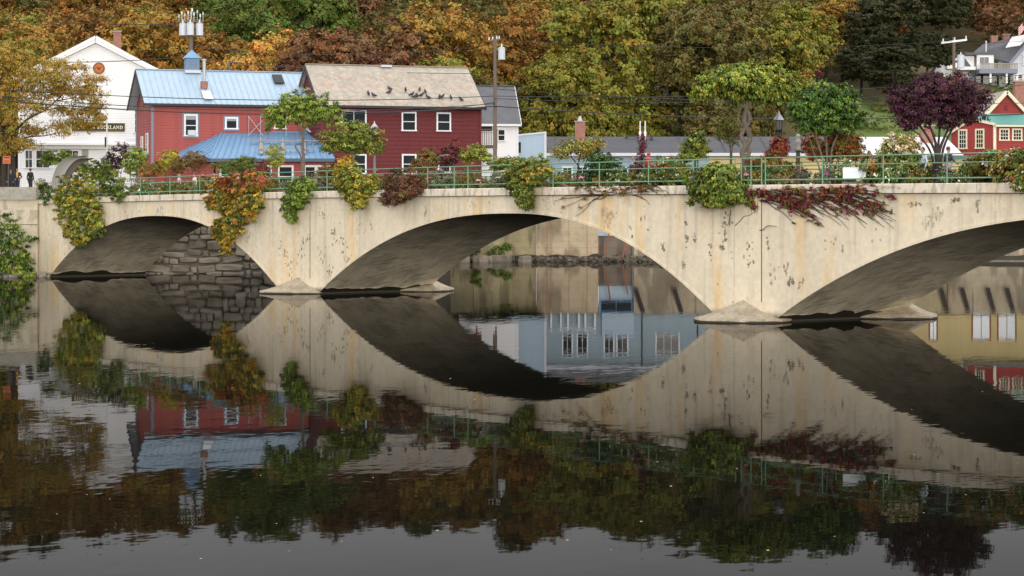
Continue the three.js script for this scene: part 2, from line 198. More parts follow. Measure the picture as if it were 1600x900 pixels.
{
  const br = thing('arch_bridge', 'cream concrete arch bridge with stained walls crossing the river', 'bridge', bw(0, 0, 0), TH);
  const outline = []; const S0 = -39.7, S1 = 119;
  for (let s = S0; s <= S1 + .01; s += (S1 - S0) / 80) outline.push([s, ledge(s) - .045]);
  const low = [[S1, -1.2]];
  for (const A of [...AR].reverse()) { low.push([A[1], -1.2]); for (let i = 0; i <= 44; i++) { const s = mix(A[1], A[0], i / 44); low.push([s, archY(A, s)]); } low.push([A[0], -1.2]); }
  low.push([S0, -1.2]);
  const sh = new THREE.Shape([...outline, ...low].map(([x, y]) => new THREE.Vector2(x, y)));
  const mk = (z, flip) => { const g = new THREE.ShapeGeometry(sh); const p = g.attributes.position, uv = g.attributes.uv; for (let i = 0; i < p.count; i++) { uv.setXY(i, ...fuv(p.getX(i), p.getY(i))); p.setZ(i, z); } return g; };
  part('spandrel_wall', mk(0), concrete, br); part('spandrel_wall', mk(-BW), concrete, br);
  for (const A of AR) {
    const pos = [], uv = [], idx = []; let len = 0, pp; const n = 60, m = 2;
    for (let i = 0; i <= n; i++) { const s = mix(A[0], A[1], clamp((i - 1) / (n - 2))), y = i === 0 || i === n ? -.5 : archY(A, s); if (pp) len += Math.hypot(s - pp[0], y - pp[1]); pp = [s, y]; for (let k = 0; k <= m; k++) { pos.push(s, y, -BW * k / m); uv.push(BW * k / m + A[0], len); } }
    for (let i = 0; i < n; i++) for (let k = 0; k < m; k++) { const a = i * (m + 1) + k, b = a + m + 1; idx.push(a, a + 1, b, b, a + 1, b + 1); }
    const g = new THREE.BufferGeometry(); g.setAttribute('position', new THREE.Float32BufferAttribute(pos, 3)); g.setAttribute('uv', new THREE.Float32BufferAttribute(uv, 2)); g.setIndex(idx); g.computeVertexNormals(); part('arch_soffit', g, soffitMat, br, 'weathered dark underside of an arch');
  }
  // arch edge lip: the slightly proud cast edge round each opening
  for (const A of AR) { const gs = []; for (let i = 1; i < 43; i++) { const s0 = mix(A[0], A[1], i / 44), s1 = mix(A[0], A[1], (i + 1) / 44), y0 = archY(A, s0), y1 = archY(A, s1); gs.push(quad(V(s0, y0 - .001, .03), V(s1, y1 - .001, .03), V(s1, y1 + .13, .03), V(s0, y0 + .13, .03)), quad(V(s0, y0 - .001, -.02), V(s1, y1 - .001, -.02), V(s1, y1 - .001, .03), V(s0, y0 - .001, .03)), quad(V(s0, y0 + .13, .03), V(s1, y1 + .13, .03), V(s1, y1 + .13, .001), V(s0, y0 + .13, .001))); } const g = mergeGeometries(gs.map(flat)); const p = g.attributes.position, uv = g.attributes.uv; for (let i = 0; i < p.count; i++) uv.setXY(i, ...fuv(p.getX(i), p.getY(i))); part('arch_edge', g, concrete, br); }
  // pilaster strips on the piers, with dark strips drawn as joint lines either side
  for (const [a, b] of [[-1.25, .55], [38.5, 40.25], [78, 79.9]]) {
    const g = box(b - a, ledge(a) + .6, .07, (a + b) / 2, (ledge(a) - .05 - .65) / 2 + .0, .012), p = g.attributes.position, uv = g.attributes.uv; for (let i = 0; i < p.count; i++) uv.setXY(i, ...fuv(p.getX(i), p.getY(i))); part('pier_pilaster', g, concrete, br);
    part('dark_joint_strip', box(.035, ledge(a) - .9, .03, b + .025, (ledge(a) + .85) / 2, .004), jointDark, br); part('dark_joint_strip', box(.03, ledge(a) - 1.6, .03, a - .025, (ledge(a) + 1.5) / 2, .004), jointDark, br);
  }
  // coping segments, front and back, with open joints
  for (const z of [[-.5, .13], [-BW - .13, -BW + .5]]) for (let s = S0; s < S1; s += 6.62) {
    const e = Math.min(S1, s + 6.6), pos = [], q = (a, b, c, d) => quad(V(...a), V(...b), V(...c), V(...d)); const y0 = topOf(s), y1 = topOf(e), l0 = ledge(s), l1 = ledge(e), [za, zb] = z, ch = .025;
    const g = mergeGeometries([q([s, l0, zb], [e, l1, zb], [e, y1 - ch, zb], [s, y0 - ch, zb]), q([s, y0 - ch, zb], [e, y1 - ch, zb], [e, y1, zb - ch], [s, y0, zb - ch]), q([s, y0, zb - ch], [e, y1, zb - ch], [e, y1, za], [s, y0, za]), q([e, l1, za], [s, l0, za], [s, y0, za], [e, y1, za]), q([s, l0, za], [e, l1, za], [e, l1, zb], [s, l0, zb]), q([s, l0, za], [s, l0, zb], [s, y0, zb - ch], [s, y0, za]), q([e, l1, zb], [e, l1, za], [e, y1, za], [e, y1, zb - ch])].map(flat));
    const p = g.attributes.position, uv = g.attributes.uv; for (let i = 0; i < p.count; i++) uv.setXY(i, (p.getX(i) - FS0) / FSL, (p.getY(i) - ledge(p.getX(i))) / .42); part('coping_stone', g, copeMat, br);
  }
  { // bed and walk on top of the arches
    const gs = [], n = 40, strip = (za, zb, dy) => { for (let i = 0; i < n; i++) { const a = mix(S0, S1, i / n), b = mix(S0, S1, (i + 1) / n); gs.push(quad(V(a, topOf(a) + dy, za), V(b, topOf(b) + dy, za), V(b, topOf(b) + dy, zb), V(a, topOf(a) + dy, zb))); } };
    strip(-.06, -2.7, -.12); strip(-5.2, -BW + .06, -.12); part('planting_bed', gs, soil, br); gs.length = 0; strip(-2.7, -5.2, -.14); part('walkway', gs, mottled([.25, .24, .22], .25, 3, 60), br);
    gs.length = 0; for (const z of [-2.7, -5.2]) for (let i = 0; i < n; i++) { const a = mix(S0, S1, i / n), b = mix(S0, S1, (i + 1) / n); gs.push(quad(V(a, topOf(a) - .3, z), V(b, topOf(b) - .3, z), V(b, topOf(b) - .02, z), V(a, topOf(a) - .02, z))); } part('bed_edging', gs, planks, br);
    gs.length = 0; for (const z of [-.07, -BW + .07]) { gs.length = 0; for (let i = 0; i < n; i++) { const a = mix(S0, S1, i / n), b = mix(S0, S1, (i + 1) / n); gs.push(quad(V(a, ledge(a) - .3, z), V(b, ledge(b) - .3, z), V(b, ledge(b) + .02, z), V(a, ledge(a) + .02, z))); } part('coping_groove', gs, copeMat, br); }
  }
  for (const A of AR) for (const [e, sg] of [[A[0], 1], [A[1], -1]]) { const p2 = [], q = (z, up) => { const y = up === 1 ? .16 + .42 * fbm(z * 1.3 + e, 2, 98, 4) : up ? .1 : -.4; let s = e; if (up === 1) { let lo = e, hi = e + sg * 3; for (let it = 0; it < 24; it++) { const m = (lo + hi) / 2; archY(A, m) < y ? lo = m : hi = m; } s = lo; } return V(s + sg * .012, y - .012, z); }; for (let i = 0; i < 30; i++) { const z0 = -BW * i / 30, z1 = -BW * (i + 1) / 30; p2.push(quad(q(z0), q(z1), q(z1, 2), q(z0, 2)), quad(q(z0, 2), q(z1, 2), q(z1, 1), q(z0, 1))); } part('painted_undercut_shade', p2, wetAndShadeMat, br); }  // undercut shadow at the waterline, painted as a dark band on each arch foot
  // rounded cutwater footings
  const moundMat = mottled([.38, .32, .23], .5, 2.2, 61, .95, (c, u, v, n) => { const k = smooth(.5, .64, fbm(u * 22, v * 22, 62, 4)); return [mix(c[0], .15, k * .35), mix(c[1], .13, k * .35), mix(c[2], .09, k * .35)]; });
  for (const [sc, front] of [[-.75, 1], [39.1, 1], [79, 1], [.3, 0], [40.3, 0], [80, 0]]) {
    const hw = front ? 2.45 : 2.9, out = 2.6, hh = front ? .95 : 1.4, pos = [], uv = [], idx = [], na = 44, nr = 7;
    for (let i = 0; i <= na; i++) for (let k = 0; k <= nr; k++) { const a = 2 * Math.PI * i / na, r = k / nr, ca = Math.cos(a), sa = Math.sin(a), q = 1 / Math.pow(Math.pow(Math.abs(ca), 1.5) + Math.pow(Math.abs(sa), 1.5), 1 / 1.5), wob = 1 + .07 * (fbm((i % na) * .35 + sc, .5, 63, 2) - .5) * Math.sin(Math.PI * i / na), X = sc + ca * q * hw * Math.min(1, k / (nr - 1)) * wob, Z = sa * q * out * Math.min(1, k / (nr - 1)) * wob, y = k === nr ? -.5 : .14 + (hh - .14) * Math.pow(1 - k / (nr - 1), 1.3); pos.push(X, y, front ? Z - .01 : -BW - Z + .01); uv.push(X, Z + y); }
    for (let i = 0; i < na; i++) for (let k = 0; k < nr; k++) { const a = i * (nr + 1) + k, b = a + nr + 1; idx.push(a, a + 1, b, b, a + 1, b + 1); }
    const g = new THREE.BufferGeometry(); g.setAttribute('position', new THREE.Float32BufferAttribute(pos, 3)); g.setAttribute('uv', new THREE.Float32BufferAttribute(uv, 2)); g.setIndex(idx); g.computeVertexNormals(); const cwm = part('cutwater', g, moundMat, br, 'rounded concrete cutwater at the foot of a pier'); { const p2 = []; for (let i = 0; i < na; i++) { const P = (ii, y) => { const o = (ii * (nr + 1) + nr - 1) * 3; return V(sc + (pos[o] - sc) * 1.006, y, pos[o + 2] + (pos[o + 2] - (front ? 0 : -BW)) * .006); }; const h0 = .02 + .09 * fbm(i * .8, sc, 97, 2), h1 = .02 + .09 * fbm((i + 1) * .8, sc, 97, 2); p2.push(quad(P(i, -.3), P(i + 1, -.3), P(i + 1, h1), P(i, h0))); } part('painted_undercut_shade', p2, wetAndShadeMat, cwm); }  // the dark ring paints undercut shade round the cutwater foot
  }
}
// railings
for (const [z, nm] of [[-.2, 'green painted pipe railing with creepers, along the coping above the arches'], [-BW + .2, 'green painted pipe railing behind the flower beds, far side of the bridge']]) {
  const rl = thing('bridge_railing', nm, 'railing', bw(0, 0, 0), TH);
  const runs = z > -1 ? [[[-37, -33.2, -29.5, -26.3, -22.8, -18.3, -14, -10.2, -6, -1.7, 2.2, 6, 10, 13, 15.6, 16.9, 20.6, 24.5, 28.3, 32.1, 35.4, 38.3]], [[38.7, 39.35, 40.05]], [[40.3, 43.92, 47.54, 51.1, 54.8, 58.5, 62, 66]]] : [[[-37, -29, -21, -13, -5, 3, 11, 19, 27, 35, 43, 51, 59, 66]]];
  for (const [ss] of runs) { ss.forEach((s, i) => { part('post', bar(V(s, topOf(s) - .05, z), V(s, topOf(s) + 1.2, z), .032, 7), railGreen, rl); if (i) for (const h of [1.2, .84, .22]) part('rail', bar(V(ss[i - 1], topOf(ss[i - 1]) + h, z + .001 * h), V(s, topOf(s) + h, z + .001 * h), h === .84 ? .024 : .028, 7), railGreen, rl); }); }
}

// ---------------------------------------------------------------- river walls and banks
{
  const w = thing('wing_wall', 'cream concrete wing wall with grey capping at the bridge end', 'wall', [-35.6, 0, -158.9]);
  const wt = mottled([.56, .49, .37], .3, 5, 64, .9, (c, u, v) => { const k = smooth(.55, .7, fbm(u * 10, v * 3, 65, 4)); return c.map((q) => q * (1 - .3 * k)); });
  part('wall_face', box(26, 6.9, .9, -13.1, 2.3, -.46), wt, w); part('wall_cap', box(26, .96, 1.1, -13.15, 6.24, -.36), mottled([.34, .32, .27], .35, 2, 66, .95), w);
  part('form_joint', box(26, .04, .03, -13.1, 3.9, .003), jointDark, w);
  const st = thing('stone_wall', 'dark rubble stone river wall seen through the smallest arch', 'wall', [-33.9, 0, -165.6]);
  part('backing', box(17, 6.6, .5, 8.2, 2, -.55), stoneDark, st);
  const R = rng(9), variants = [0, 1, 2, 3, 4].map((k) => { const g = new THREE.IcosahedronGeometry(.5, 2), p = g.attributes.position, r = rng(100 + k); const f = [r() * 9, r() * 9]; for (let i = 0; i < p.count; i++) { let v = V(p.getX(i), p.getY(i), p.getZ(i)).multiplyScalar(2); const q = (t) => Math.sign(t) * Math.pow(Math.abs(t), .42); v.set(q(v.x), q(v.y), q(v.z)).multiplyScalar(.5 * (.9 + .2 * vnoise(v.x * 2 + f[0], v.y * 2 + v.z + f[1], k))); p.setXYZ(i, v.x, v.y, v.z); } g.computeVertexNormals(); return g; });
  let y = -.35; while (y < 5.1) { const h = .4 + R() * .5; let x = -R() * .5; while (x < 16.2) { const wd = .4 + R() * R() * 2.1, m = part('stone', variants[Math.floor(R() * 5)], wetStone[Math.floor(R() * 4)], st); const hv = .75 + R() * .4; m.position.set(x + wd / 2, y + h / 2 + (R() - .5) * .2 + .35 * (vnoise(x * .45, y * .6, 91) - .5), -.25 + (R() - .5) * .3); m.scale.set(wd * (.88 + .16 * R()), h * hv, .7); m.rotation.z = (R() - .5) * .34; m.rotation.y = (R() - .5) * .3; x += wd; } y += h; }
  const dg = thing('bank_wall', 'plain stone bank wall running back behind the first pier', 'wall', [-18, 0, -166.3]); part('wall_face', beam(V(0, 2.1, -.4), V(11.6, 2.1, -40), .8, 6.4), stoneDark, dg); part('wall_cap', beam(V(0, 5.42, -.4), V(11.6, 5.42, -40), 1, .22), planks, dg);
  const c = thing('river_wall', 'weathered concrete river wall with rust streaks on the far bank', 'wall', [0, 0, -206]);
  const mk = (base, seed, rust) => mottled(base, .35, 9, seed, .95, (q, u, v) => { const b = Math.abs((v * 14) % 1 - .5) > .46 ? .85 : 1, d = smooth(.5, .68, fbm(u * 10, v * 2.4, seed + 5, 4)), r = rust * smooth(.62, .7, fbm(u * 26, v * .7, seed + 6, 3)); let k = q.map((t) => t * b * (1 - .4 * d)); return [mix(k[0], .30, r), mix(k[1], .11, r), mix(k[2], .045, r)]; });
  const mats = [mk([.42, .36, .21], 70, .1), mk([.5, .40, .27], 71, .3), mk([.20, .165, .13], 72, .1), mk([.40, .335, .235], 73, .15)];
  for (const [a, b, t, m, o] of [[600, 740, 5.1, 0, -.8], [740, 838, 5.1, 0, -.3], [838, 935, 5.15, 1, 0], [935, 990, 2.45, 2, -1.1], [990, 1130, 5.15, 3, -.1], [1130, 1330, 5.1, 3, .1], [1330, 1480, 5.1, 0, 0], [1480, 1800, 5.15, 3, .15]]) { const x0 = XD(a, 206) + .02, x1 = XD(b, 206) - .02; part('wall_section', box(x1 - x0, t + 1, 1.4, (x0 + x1) / 2, (t - 1) / 2, -.7 + o), mats[m], c); const bn = []; for (let q = 0; q < 12; q++) { const a0 = mix(x0, x1, q / 12), a1 = mix(x0, x1, (q + 1) / 12), f = (z) => .35 + .55 * fbm(z * .7, 1, 120 + m, 4); bn.push(quad(V(a0, -.5, o + .012), V(a1, -.5, o + .012), V(a1, f(a1), o + .012), V(a0, f(a0), o + .012))); } part('tide_band', bn, wetAndShadeMat, c, 'dark wet tide mark at the waterline'); }
  for (const px of [1000, 1060, 1475, 1508, 1548, 1578]) { const x = XD(px, 206); part('timber_prop', beam(V(x - .5, 2.6, .9), V(x + .3, 5.0, .2), .3, .3), barkDark, c); }
  part('footing', box(90, .4, .9, 22, -.12, .2), stoneDark, c); for (const [px, t, q] of [[948, 3.9, .5], [975, 3.2, .3]]) { const x = XD(px, 206); part('rusty_pipe', bar(V(x - .25, .05, 1.3), V(x + .35, t, -.1 + q), .08), M(.27, .095, .05, .9), c); }
  const rough = [0, 1, 2, 3].map((k) => { const g = new THREE.DodecahedronGeometry(.5, 0), p = g.attributes.position; for (let i = 0; i < p.count; i++) { const x = p.getX(i), y = p.getY(i), z = p.getZ(i), f = .65 + .7 * hash2(Math.round(x * 50) + Math.round(z * 70), Math.round(y * 60), k + 5); p.setXYZ(i, x * f, y * f, z * f); } g.computeVertexNormals(); return g; });
  const rb = []; for (let i = 0; i < 330; i++) { const g = rough[i % 4].clone(); const s = .14 + R() * R() * .75; g.scale(s * 1.4, s, s); g.rotateZ((R() - .5) * .9); g.rotateY(R() * 3); g.translate(XD(690 + R() * 350, 206), R() * .3, .7 + R() * 1.0); rb.push(g); } tag(part('rubble', rb, mottled([.13, .11, .08], .6, 1.3, 99, .95), c), null, null, null, 'stuff');
  for (const [px, py, s, m] of [[755, 399, .9, 3], [765, 401, .75, 1], [748, 402, .8, 0], [777, 398, .9, 1], [790, 396, 1, 0], [720, 404, 1.2, 1], [708, 408, .9, 0], [820, 396, .8, 3]]) { const b = part('boulder', variants[Math.floor(R() * 5)], wetStone[m], scene); b.position.copy(at(px, py, 203.6)); b.position.y = .2; b.scale.set(s * 1.5, s, s * 1.1); b.rotation.y = R() * 3; tag(b, 'rounded river boulder lying at the foot of the far river wall', 'rock', 'boulders below the river wall'); }
  for (let i = 0; i < 16; i++) { const b = part('bank_rock', variants[i % 5], wetStone[i % 4], scene), s = .2 + R() * R() * .75; b.position.set(XD(-2 + i * 4.9 + R() * 4, 156.5), .02, -156.3 - R() * 1.6); b.scale.set(s * (1.2 + R() * .6), s, s); b.rotation.set((R() - .5) * .6, R() * 3, (R() - .5) * .8); tag(b, 'wet grey rock at the waterline below the wing wall', 'rock', 'rocks below the wing wall'); }
}
// ---------------------------------------------------------------- buildings
// lapped siding: stepped courses between left(y) and right(y)
function siding(x0, x1, h, course, topL = null) { // topL: gable apex height above h (centre)
  const gs = [], H = h + (topL ?? 0), lim = (y) => topL && y > h ? (y - h) / topL * (x1 - x0) / 2 : 0;
  for (let y = 0; y < H - .001; y += course) {
    const cuts = topL && y < h && y + course > h ? [[y, h], [h, y + course]] : [[y, Math.min(H, y + course)]];
    for (const [a, b] of cuts) { const la = lim(a), lb = lim(b), za = 0.035 * (1 - (a - y) / course), zb = 0.035 * (1 - (b - y) / course); gs.push(quad(V(x0 + la, a, za), V(x1 - la, a, za), V(x1 - lb, b, zb), V(x0 + lb, b, zb))); if (a === y) gs.push(quad(V(x0 + la, a, 0), V(x1 - la, a, 0), V(x1 - la, a, 0.035), V(x0 + la, a, 0.035))); }
  }
  return mergeGeometries(gs.map(flat));
}
const faces = (L, W) => ({ front: (g) => g, left: (g) => g.rotateY(-Math.PI / 2).translate(0, 0, -W), right: (g) => g.rotateY(Math.PI / 2).translate(L, 0, 0), back: (g) => g.rotateY(Math.PI).translate(L, 0, -W) });
// window on a face: x,y is the lower left corner of the opening
function addWindow(parent, place, x, y, w, h, { frame = white, casing = .12, rows = 2, cols = 1, shade = 0, pane = glass } = {}) {
  const fr = [box(w + casing * 2, casing, .1, x + w / 2, y + h + casing / 2, .05), box(w + casing * 2.6, casing * .8, .15, x + w / 2, y - casing * .4, .07), box(casing, h, .1, x - casing / 2, y + h / 2, .05), box(casing, h, .1, x + w + casing / 2, y + h / 2, .05)];
  const m = part('window', place(mergeGeometries(fr.map(flat))), frame, parent);
  part('pane', place(box(w, h, .02, x + w / 2, y + h / 2, .05)), pane, m);
  const bars = []; for (let i = 1; i < rows; i++) bars.push(box(w, .06, .04, x + w / 2, y + h * i / rows, .075)); for (let i = 1; i < cols; i++) bars.push(box(.045, h, .036, x + w * i / cols, y + h / 2, .074));
  if (bars.length) part('sash_bar', place(mergeGeometries(bars.map(flat))), frame, m);
  if (shade) part('blind', place(box(w - .04, h * shade, .012, x + w / 2, y + h * (1 - shade / 2), .067)), blind, m);
  return m;
}
// gabled house: local x along the front, front face at z = 0; ridge 'x' runs along the front, 'z' has its gable to the front
function house(name, label, px, D, turn, { L, W, hE, hR, ridge = 'x', wall, course = .2, roof, over = .45, gable = .4, base = 5.3, seams = 0, roofT = .14, fascia = trimGrey, corner = trimGrey }) {
  const h = thing(name, label, 'building', [XD(px, D), base, -D], turn), f = faces(L, W), g = ridge === 'z';
  part('wall', f.front(siding(0, L, hE, course, g ? hR - hE : null)), wall, h); part('wall', f.back(siding(0, L, hE, course, g ? hR - hE : null)), wall, h);
  part('wall', f.left(siding(0, W, hE, course, g ? null : hR - hE)), wall, h); part('wall', f.right(siding(0, W, hE, course, g ? null : hR - hE)), wall, h);
  if (corner) for (const [x, z] of [[0, 0], [L, 0], [0, -W], [L, -W]]) part('corner_board', box(.2, hE - .02, .2, x, hE / 2, z), corner, h);
  const Lc = g ? W : L, Wc = g ? L : W, m = Wc / 2, sl = (hR - hE) / m, ey = hE - sl * over, xf = (p) => g ? V(p.z + L, p.y, -p.x) : p, lift = .12;
  for (const s of [1, -1]) { // slope facing canonical +z, then -z
    const z0 = s > 0 ? over : -Wc - over, pts = [V(-gable, ey + lift, z0), V(Lc + gable, ey + lift, z0), V(Lc + gable, hR + lift, -m), V(-gable, hR + lift, -m)]; if (s < 0) { [pts[0], pts[1]] = [pts[1], pts[0]]; [pts[2], pts[3]] = [pts[3], pts[2]]; }
    const r = part('roof', slab(pts.map(xf), roofT), roof, h);
    if (seams && s > 0) { const n = Math.round((Lc + 2 * gable) / seams); for (let i = 1; i < n; i++) { const x = mix(-gable, Lc + gable, i / n); part('seam', beam(xf(V(x, ey + lift + .02, z0)), xf(V(x, hR + lift + .02, -m)), .05, .07), roof, r); } }
    part('eave_board', beam(xf(V(-gable, ey + lift - .1, z0 + s * .03)), xf(V(Lc + gable, ey + lift - .1, z0 + s * .03)), .05, .2), fascia, h);
    for (const x of [-gable - .03, Lc + gable + .03]) part('rake_board', beam(xf(V(x, ey + lift - .16, z0)), xf(V(x, hR + lift - .16, -m)), .05, .3), fascia, h);
  }
  part('ridge_cap', beam(xf(V(-gable, hR + lift + .03, -m)), xf(V(Lc + gable, hR + lift + .03, -m)), .3, .06), roof, h);
  h.f = f; return h;
}
const rad = (d) => d * Math.PI / 180;
function chimney(parent, x, y, z, w, h, mat = brick) { const c = part('chimney', box(w, h, w, x, y + h / 2, z), mat, parent); part('chimney_cap', box(w + .16, .12, w + .16, x, y + h + .06, z), planks, c); return c; }
const signTex = (w, h, draw) => { const c = document.createElement('canvas'); c.width = w; c.height = h; draw(c.getContext('2d'), w, h); const t = new THREE.CanvasTexture(c); t.colorSpace = THREE.SRGBColorSpace; return new THREE.MeshStandardMaterial({ map: t, roughness: .7 }); };
const facePlane = (w, h, x, y, z) => new THREE.PlaneGeometry(w, h).translate(x, y, z);

// white town hall with the pediment gable
{
  const D = 200, k = D / F, x0 = 30, L = (252 - x0) * k * 1.055, hE = YD(120, D) - 5.6, hR = YD(56, D) - 5.6;
  const h = house('town_hall', 'tall white clapboard hall with round medallion in its gable', x0, D, rad(11.5), { L, W: 18, hE, hR, ridge: 'z', wall: white, course: .24, roof: greyRoof, over: .7, gable: .45, base: 5.6, fascia: white, corner: white });
  const f = h.f, X = (px) => { const t = (px - CX) / F, a = rad(11.5); return (t * D - XD(x0, D)) / (Math.cos(a) - t * Math.sin(a)); }, Y = (py) => YD(py, D) - 5.6 + (HZ - py) / F * 1.2;
  part('pediment_moulding', [beam(V(-.5, hE - .25, .34), V(L / 2, hR - .28, .34), .22, .5), beam(V(L + .5, hE - .25, .34), V(L / 2, hR - .28, .34), .22, .5)], white, h);
  part('cornice', [box(L + .5, .16, .7, L / 2, Y(226), .36), box(L + .3, .35, .3, L / 2, Y(229) - .05, .16)], white, h);
  const sg = part('sign_board', box(X(195) - X(112), Y(192) - Y(205), .12, (X(195) + X(112)) / 2, Y(198.5), .1), M(.05, .04, .02), h, 'dark sign board with cream lettering');
  part('sign_lettering', facePlane(X(194.4) - X(112.6), Y(192.6) - Y(204.4), (X(195) + X(112)) / 2, Y(198.5), .165), signTex(1024, 150, (c, w, hh) => { c.fillStyle = '#2a2416'; c.fillRect(0, 0, w, hh); c.strokeStyle = '#a08a52'; c.lineWidth = 5; c.strokeRect(8, 8, w - 16, hh - 16); c.fillStyle = '#efe6c4'; c.font = 'bold 96px serif'; c.textAlign = 'center'; c.textBaseline = 'middle'; c.fillText('TOWN OF BUCKLAND', w / 2, hh / 2 + 4, w - 60); }), sg);
  const md = part('medallion', new THREE.CylinderGeometry(.56, .56, .14, 32).rotateX(Math.PI / 2).translate(X(154.5), Y(106.5), .12), M(.16, .06, .02, .6), h, 'round brown medallion with an eagle');
  part('medallion_relief', new THREE.CircleGeometry(.48, 32).translate(X(154.5), Y(106.5), .2), signTex(256, 256, (c) => { c.fillStyle = '#b5652a'; c.fillRect(0, 0, 256, 256); c.strokeStyle = '#5a2c10'; c.lineWidth = 10; c.beginPath(); c.arc(128, 128, 112, 0, 7); c.stroke(); c.fillStyle = '#6b2c12'; c.beginPath(); c.moveTo(60, 90); c.quadraticCurveTo(110, 80, 125, 120); c.quadraticCurveTo(150, 90, 200, 100); c.quadraticCurveTo(170, 130, 150, 150); c.lineTo(165, 190); c.lineTo(120, 165); c.lineTo(75, 150); c.quadraticCurveTo(105, 130, 60, 90); c.fill(); }), md);
  const st = part('pediment_strip', box(X(218) - X(196), .1, .08, X(207), Y(217), .06), white, h); part('bracket', [box(.12, .3, .12, X(198), Y(217), .1), box(.12, .3, .12, X(207), Y(217), .1), box(.12, .3, .12, X(216), Y(217), .1)], white, st);
  addWindow(h, f.front, X(211), Y(206), X(219) - X(211), Y(166) - Y(206), { rows: 4, cols: 2 });
  for (const [a, b] of [[57, 77], [104, 122], [40, 50]]) addWindow(h, f.front, X(a), Y(262), X(b) - X(a), Y(236) - Y(262), { rows: 2, cols: 2 });
  part('door', f.front(box(X(138) - X(128), Y(232) - .1, .06, X(133), (Y(232) - .1) / 2, .04)), M(.35, .33, .3), h); part('porch_wall', box(X(100) - X(60), 1.3, .3, X(80), .65, .35), white, h);
  chimney(h, X(185), Y(96), -7, .75, Y(40) - Y(96));
  part('wall_plaque', box(.35, .45, .06, X(48), Y(261), .05), black, h);
}
{ const D = 189, g = groundH(XD(167, D), D), fp = thing('flagpole', 'slender white flagpole standing before the white hall sign', 'flagpole', [XD(167, D), g, -D]), H = YD(132, D) - g; part('shaft', new THREE.CylinderGeometry(.045, .08, H, 10).translate(0, H / 2, 0), white, fp); part('ball', new THREE.SphereGeometry(.1, 12, 8).translate(0, H, 0), galv, fp); part('base', new THREE.CylinderGeometry(.16, .2, .4, 12).translate(0, .2, 0), white, fp); part('halyard_lamp', box(.14, .9, .14, -.12, YD(222, D) - g, 0), black, fp); }
// red building with the blue standing-seam roof
{
  const D = 174, k = D / F, c = Math.cos(rad(19)), base = 5.3;
  const h = house('red_clapboard_building', 'red clapboard building under a pale blue standing seam roof', 238, D, rad(19), { L: 14.4, W: 8, hE: YD(157, D) - base, hR: 11.4, wall: redSide, course: .23, roof: metalBlue, over: .55, gable: .75, base, seams: .5, fascia: black, corner: trimGrey });
  const f = h.f, X = (px) => { const t = (px - CX) / F, x0 = XD(238, D); return (t * D - x0) / (c - t * Math.sin(rad(19))); }, Y = (py, x) => CAMH + (HZ - py) / F * (D + x * Math.sin(rad(19))) - base;
  const win = (a, b, t, u, o) => addWindow(h, f.front, X(a), Y(u, X(a)), X(b) - X(a), Y(t, X(a)) - Y(u, X(a)), o);
  part('window_casing', box(X(311) - X(285), Y(176, 3) - Y(215.5, 3), .05, X(298), Y(195.7, X(298)), .013), trimGrey, h); const w1 = win(290, 306, 181, 211, { rows: 2, casing: .14, shade: .2 });
  part('air_conditioner', box(.62, .42, .5, X(298.5), Y(207.5, X(298)), .2), cans, w1);
  part('window_casing', box(X(374) - X(349), Y(181, 6) - Y(204.5, 6), .05, X(361.5), Y(192.7, X(361)), .013), trimGrey, h); win(354, 369, 185.5, 200, { rows: 1, casing: .15, shade: .25 });
  win(430, 445, 180, 200, { rows: 2 });
  addWindow(h, f.left, 5.2, 4.3, .8, 1.7, { rows: 2 }); addWindow(h, f.left, 2.6, 4.3, .7, 1.5, { rows: 2 }); part('air_conditioner', f.left(box(.6, .4, .5, 5.6, 4.35, .25)), cans, h);
  // cupola on the ridge
  const cx = 4.0, cy = 11.3, cz = -4; const cu = part('cupola', box(1.1, 1.25, 1.1, cx, cy + .62, cz), M(.14, .22, .36, .6), h); part('cupola_louvre', [0, 1, 2].map((i) => box(.8, .07, .04, cx, cy + .55 + i * .2, cz + .565)), trimGrey, cu); part('cupola_roof', new THREE.ConeGeometry(.98, .75, 4).rotateY(Math.PI / 4).translate(cx, cy + 1.62, cz), metalBlueDeep, cu); part('cupola_flashing', box(1.3, .25, 1.3, cx, cy + .1, cz), cans, cu);
  // stove pipe with flashing
  const pz = -1.1, px = X(323), py = 9.85; const sp = part('stove_pipe', new THREE.CylinderGeometry(.14, .14, 2.3, 12).translate(px, py + 1.2, pz), galv, h); part('pipe_cap', new THREE.CylinderGeometry(.2, .2, .12, 12).translate(px, py + 2.4, pz), galv, sp); part('pipe_base', box(.55, .6, .55, px, py + .3, pz), brick, sp); part('flashing', slab([V(px - .25, 8.72, .3), V(px + .55, 8.72, .3), V(px + .4, 9.5, -.8), V(px - .3, 9.5, -.8)].map((v) => v.add(V(0, .16, 0))), .03), white, sp);
  part('roof_hatch', slab([V(10.75, 10.33, -2.1), V(11.6, 10.33, -2.1), V(11.6, 11.1, -3.3), V(10.75, 11.1, -3.3)].map((v) => v.add(V(0, .2, 0))), .1), black, h);
}
